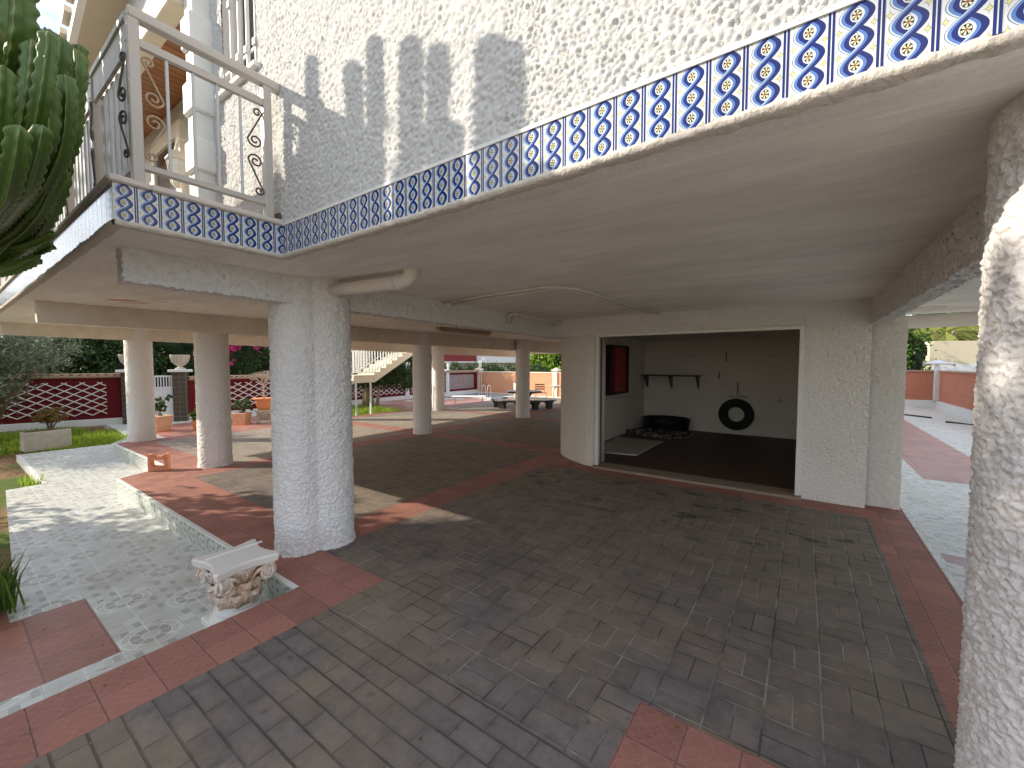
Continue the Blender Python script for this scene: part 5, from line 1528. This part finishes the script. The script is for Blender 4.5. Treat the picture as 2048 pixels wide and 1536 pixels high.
m.add(vs, [(j * (nx_ + 1) + i, j * (nx_ + 1) + i + 1, (j + 1) * (nx_ + 1) + i + 1, (j + 1) * (nx_ + 1) + i) for j in range(ny_) for i in range(nx_)])
o = m.build('dog_blanket', 'blanket_cloth', smooth=True); o.location = (-2.58, 9.12, .031); o.rotation_euler = (0, 0, R(-12)); tag(o, 'grey patterned quilted blanket on the floor under the dog basket', 'blanket')
m = MB(); m.add([(-3.05, 6.55, 0), (-2.24, 6.72, 0), (-2.22, 8.2, 0), (-3.12, 8.2, 0), (-3.05, 6.55, .018), (-2.24, 6.72, .018), (-2.22, 8.2, .018), (-3.12, 8.2, .018)], [(3, 2, 1, 0), (4, 5, 6, 7), (0, 1, 5, 4), (1, 2, 6, 5), (2, 3, 7, 6), (3, 0, 4, 7)])
o = m.build('flat_board', 'board_white'); o.location = (0, 0, .032); tag(o, 'pale flat board lying on the garage floor by the left wall', 'board')
t = empty('wall_cabinet', 'shallow black and red cabinet on the left wall of the garage', 'cabinet', loc=(-3.198, 7.6, .94))
m = MB(); m.box((0, 0, 0), (.03, 1.0, .98)); m.box((.03, 0, 0), (.14, .03, .98)); m.box((.03, .97, 0), (.14, 1.0, .98)); m.box((.03, .03, 0), (.14, .97, .03)); m.box((.03, .03, .95), (.14, .97, .98)); m.build('frame', 'plastic_black', t)
m = MB(); m.box((.031, .32, .04), (.10, .965, .94)); m.build('red_panel', 'red_lacquer', t)

# ---- porch lantern
t = empty('wall_lantern', 'cream wall lantern on the porch wall behind the balcony railing', 'lantern', loc=(-5.40, 1.58, 3.42))
m = MB(); m.lathe([(.05, 0), (.085, .24), (.0, .24)], n=6); m.build('glass', 'lead_glass', t)
m = MB(); m.lathe([(.03, -.03), (.055, 0), (.05, .005)], n=6); m.lathe([(.105, .24), (.10, .26), (.05, .33), (.02, .35), (.012, .40), (.0, .41)], n=6)
for k in range(6): a = k * PI / 3; m.tube([(.052 * math.cos(a), .052 * math.sin(a), 0), (.088 * math.cos(a), .088 * math.sin(a), .24)], .006, 5)
m.build('frame', 'cream_paint', t)
m = MB(); m.tube([(0, 0, .40), (0, .02, .48), (0, .10, .48), (0, .13, .36)], .009, 6); m.build('arm', 'cream_paint', t)

# ---- right hand side: wall, lamp, caravan, palm
t = empty('garden_wall', 'salmon coloured rear wall on the right with a white base', 'garden wall', loc=(0, 0, 0))
m = MB(); m.box((0.2, 20.7, .25), (3.85, 20.9, 1.28)); m.box((3.85, 14, .25), (4.05, 20.9, 1.28)); m.build('wall', 'salmon_wall', t)
m = MB(); m.box((0.2, 20.66, -.02), (3.83, 20.9, .25)); m.box((3.80, 14, -.02), (4.05, 20.655, .25)); m.build('base', 'white_plinth', t)
m = MB(); m.box((0.2, 20.64, 1.28), (3.80, 20.92, 1.325)); m.box((3.80, 14, 1.28), (4.08, 20.92, 1.325)); m.build('coping', 'roof_tile_clay', t)
m = MB(); m.bbox((3.72, 20.5, .25), (3.86, 20.68, 1.45), .01); m.build('corner_post', 'white_plinth', t)
t = empty('wall_lamp', 'white flat topped lamp on the corner post of the salmon wall', 'lamp', loc=(3.79, 20.6, 1.45))
m = MB(); m.bbox((-.32, -.14, .08), (.42, .14, .15), .02); m.add([(-.25, -.1, .15), (.25, -.1, .15), (.25, .1, .15), (-.25, .1, .15), (0, 0, .26)], [(0, 1, 4), (1, 2, 4), (2, 3, 4), (3, 0, 4)]); m.build('hood', 'house_white', t)
m = MB(); m.tube([(0, 0, 0), (0, 0, .09)], .05, 8); m.build('stem', 'house_white', t)
m = MB(); m.tube([(.42, 0, .02), (.42, 0, .2)], .035, 8); m.tube([(-.34, 0, .02), (-.34, 0, .2)], .035, 8); m.build('floodlight', 'steel_leg', t)
t = empty('camper_van', 'cream rounded camper body behind the salmon wall', 'camper', loc=(5.3, 30.5, -.3), rz=R(22))
m = MB(); prof = rrect(5.0, 2.6, .35, 2.5, 1.75, 6); n = len(prof)
m.add([(x, 0, z) for x, z in prof] + [(x, 2.2, z) for x, z in prof], [tuple(range(n)), tuple(range(2 * n - 1, n - 1, -1))] + [(i, n + i, n + (i + 1) % n, (i + 1) % n) for i in range(n)]); m.build('body', 'caravan_cream', t)
m = MB(); m.add([(.1, -.012, 1.75), (5, -.012, 2.05), (5, -.012, .6), (.1, -.012, .6)], [(0, 3, 2, 1)]); m.build('lower_panel', 'house_white', t)
for x in (1.0, 4.0):
    m = MB(); m.tube([(x, .1, .35), (x, .3, .35)], .35, 20); m.build('wheel', 'rubber', t)
t = empty('palm_tree', 'palm tree with yellow green fronds above the salmon wall', 'palm tree', loc=(6.9, 36.5, -.3))
m = MB(); m.tube([(0, 0, 0), (0, 0, 1.5), (0.1, 0, 3.6)], [.42, .38, .45], 12)
for k in range(90):
    a = k * 2.4; z = 1.5 + 2.1 * k / 90; m.tube([(.36 * math.cos(a), .36 * math.sin(a), z), (.62 * math.cos(a), .62 * math.sin(a), z + .35)], [.09, .04], 5)
m.build('trunk', 'bark_pale', t)
for k in range(34):
    a = k * 2.39996; el = .95 - 1.5 * (k / 34); L = 3.4; m = MB(); P_ = []
    for i in range(13):
        s = i / 12; hh = s * L * math.cos(el * (1 - .3 * s)); zz = 3.7 + s * L * math.sin(el) - 1.9 * s * s * (1 if el > -.2 else .6)
        P_.append(Vector((hh * math.cos(a), hh * math.sin(a), zz)))
    m.tube(P_, .018, 4)
    sdv = Vector((-math.sin(a), math.cos(a), 0))
    for i in range(1, 12):
        for j in range(4):
            p_ = P_[i].lerp(P_[min(12, i + 1)], j / 4)
            for sg in (1, -1):
                l = .55 * math.sin(PI * (i + j / 4) / 13) + .12; q = p_ + sdv * sg * l * .75 + Vector((0, 0, -.55 * l)) + (P_[min(12, i + 1)] - P_[i]).normalized() * l * .5
                m.add([p_, p_ + Vector((0, 0, .035)), q], [(0, 1, 2)])
    m.build('frond', 'palm_leaf', t)
hedge_tree('broadleaf_tree', 'bushy green tree right of the garage, left of the palm', 'tree', (2.6, 27.0, -.3), [(0, 0, 2.6, 1.7, 1.6, 2.3), (1.2, .5, 2.0, 1.1, 1.2, 1.8)], 13000, .10, 'mid_leaf')
hedge_tree('broadleaf_tree', 'loose green tree behind the palm and the camper', 'tree', (8.2, 41.0, -.3), [(0, 0, 4.0, 3.2, 2.6, 2.8)], 10000, .15, 'mid_leaf')
m = MB(); m.tube(catmull([(1.5, 17.6, 0), (2.4, 17.3, 0), (3.0, 16.7, 0)], 8), .025, 6)
o = m.build('garden_hose', 'hose_rubber', smooth=True); tag(o, 'straight black hose lying on the paving in front of the salmon wall', 'hose')
m = MB(); m.tube(catmull([(3.1, 15.7, 0), (3.7, 15.4, 0), (3.8, 15.3, .3), (3.75, 15.2, .5)], 8), .03, 6)
o = m.build('garden_hose', 'hose_rubber', smooth=True); tag(o, 'black hose bending up at the corner of the salmon wall beside the near right column', 'hose')

# ---- trees standing left of the picture that shade the forecourt
def shade_tree(label, a, v, z, rl_, rz_, n, core=True):
    sx, sy = SUN_DIR.x, SUN_DIR.y
    x, y = a * sx + v * sy, a * sy - v * sx
    t = empty('shade_tree', label, 'tree', 'shade trees along the forecourt', (x, y, -.3))
    m = MB(); m.tube([(0, 0, 0), (.04, 0, z * .5), (0, .04, z)], [.16, .12, .05], 8); m.build('trunk', 'bark', t)
    m = MB()
    if core:  # solid core added inside the crown to stop sunlight leaking through
        nu, nv = 26, 22; vs = []
        for j in range(nv + 1):
            for i in range(nu):
                th, ph = 2 * PI * i / nu, PI * j / nv
                d_ = Vector((math.sin(ph) * math.cos(th), math.sin(ph) * math.sin(th), math.cos(ph)))
                k = .80 + .16 * noise.noise(d_ * 2.3 + Vector((v, a, 0))) + .10 * noise.noise(d_ * 6)
                vs.append((d_.x * rl_ * k, d_.y * rl_ * k, z + d_.z * rz_ * k))
        m.add(vs, [(j * nu + i, j * nu + (i + 1) % nu, (j + 1) * nu + (i + 1) % nu, (j + 1) * nu + i) for j in range(nv) for i in range(nu)])
    leaves(m, [(0, 0, z, rl_, rl_, rz_)], n, .10, 1.6, .12 if core else .4)
    m.build('crown', 'dark_leaf', t)
for v_, z_, rl_, rz_, n_, core_, lb in (
        (-1.6, 3.6, 1.35, 3.2, 9000, True, 'dense shade tree beyond the left edge, nearest the drive'),
        (0.3, 3.7, 1.35, 3.35, 9000, True, 'dense shade tree beyond the left edge, second from the drive'),
        (1.1, 3.75, 1.15, 2.75, 9000, True, 'tall dense shade tree beyond the left edge, third from the drive'),
        (2.1, 3.4, 1.3, 3.0, 11000, True, 'dense shade tree beyond the left edge, in the middle of the row'),
        (3.15, 2.9, 1.0, 2.4, 9000, True, 'dense shade tree beyond the left edge, second farthest out'),
        (4.15, 2.1, .95, 1.6, 1500, False, 'thin leafy shade tree beyond the left edge, farthest out')):
    shade_tree(lb, 8.6, v_, z_, rl_, rz_, n_, core_)

# ---- fallen leaves and grit on the paving
m = MB()
for _ in range(170):
    x, y = random.uniform(-4.5, 0.6), random.uniform(.35, 5.4)
    if -3.8 < x < -3.0 and 1.4 < y < 2.4: continue
    z = .004 if (x > -2.8 or y > 1.45) else -.196
    l = random.uniform(.004, .014); a = random.random() * 6.28; c_, s_ = math.cos(a) * l, math.sin(a) * l
    m.add([(x - c_, y - s_, z), (x + s_ * .4, y - c_ * .4, z + .003), (x + c_, y + s_, z + .001), (x - s_ * .4, y + c_ * .4, z + .004)], [(0, 1, 2, 3)])
tag(m.build('leaf_litter', 'russet_leaf'), 'scattered dry leaf bits and grit on the forecourt paving', 'leaf litter', kind='stuff')
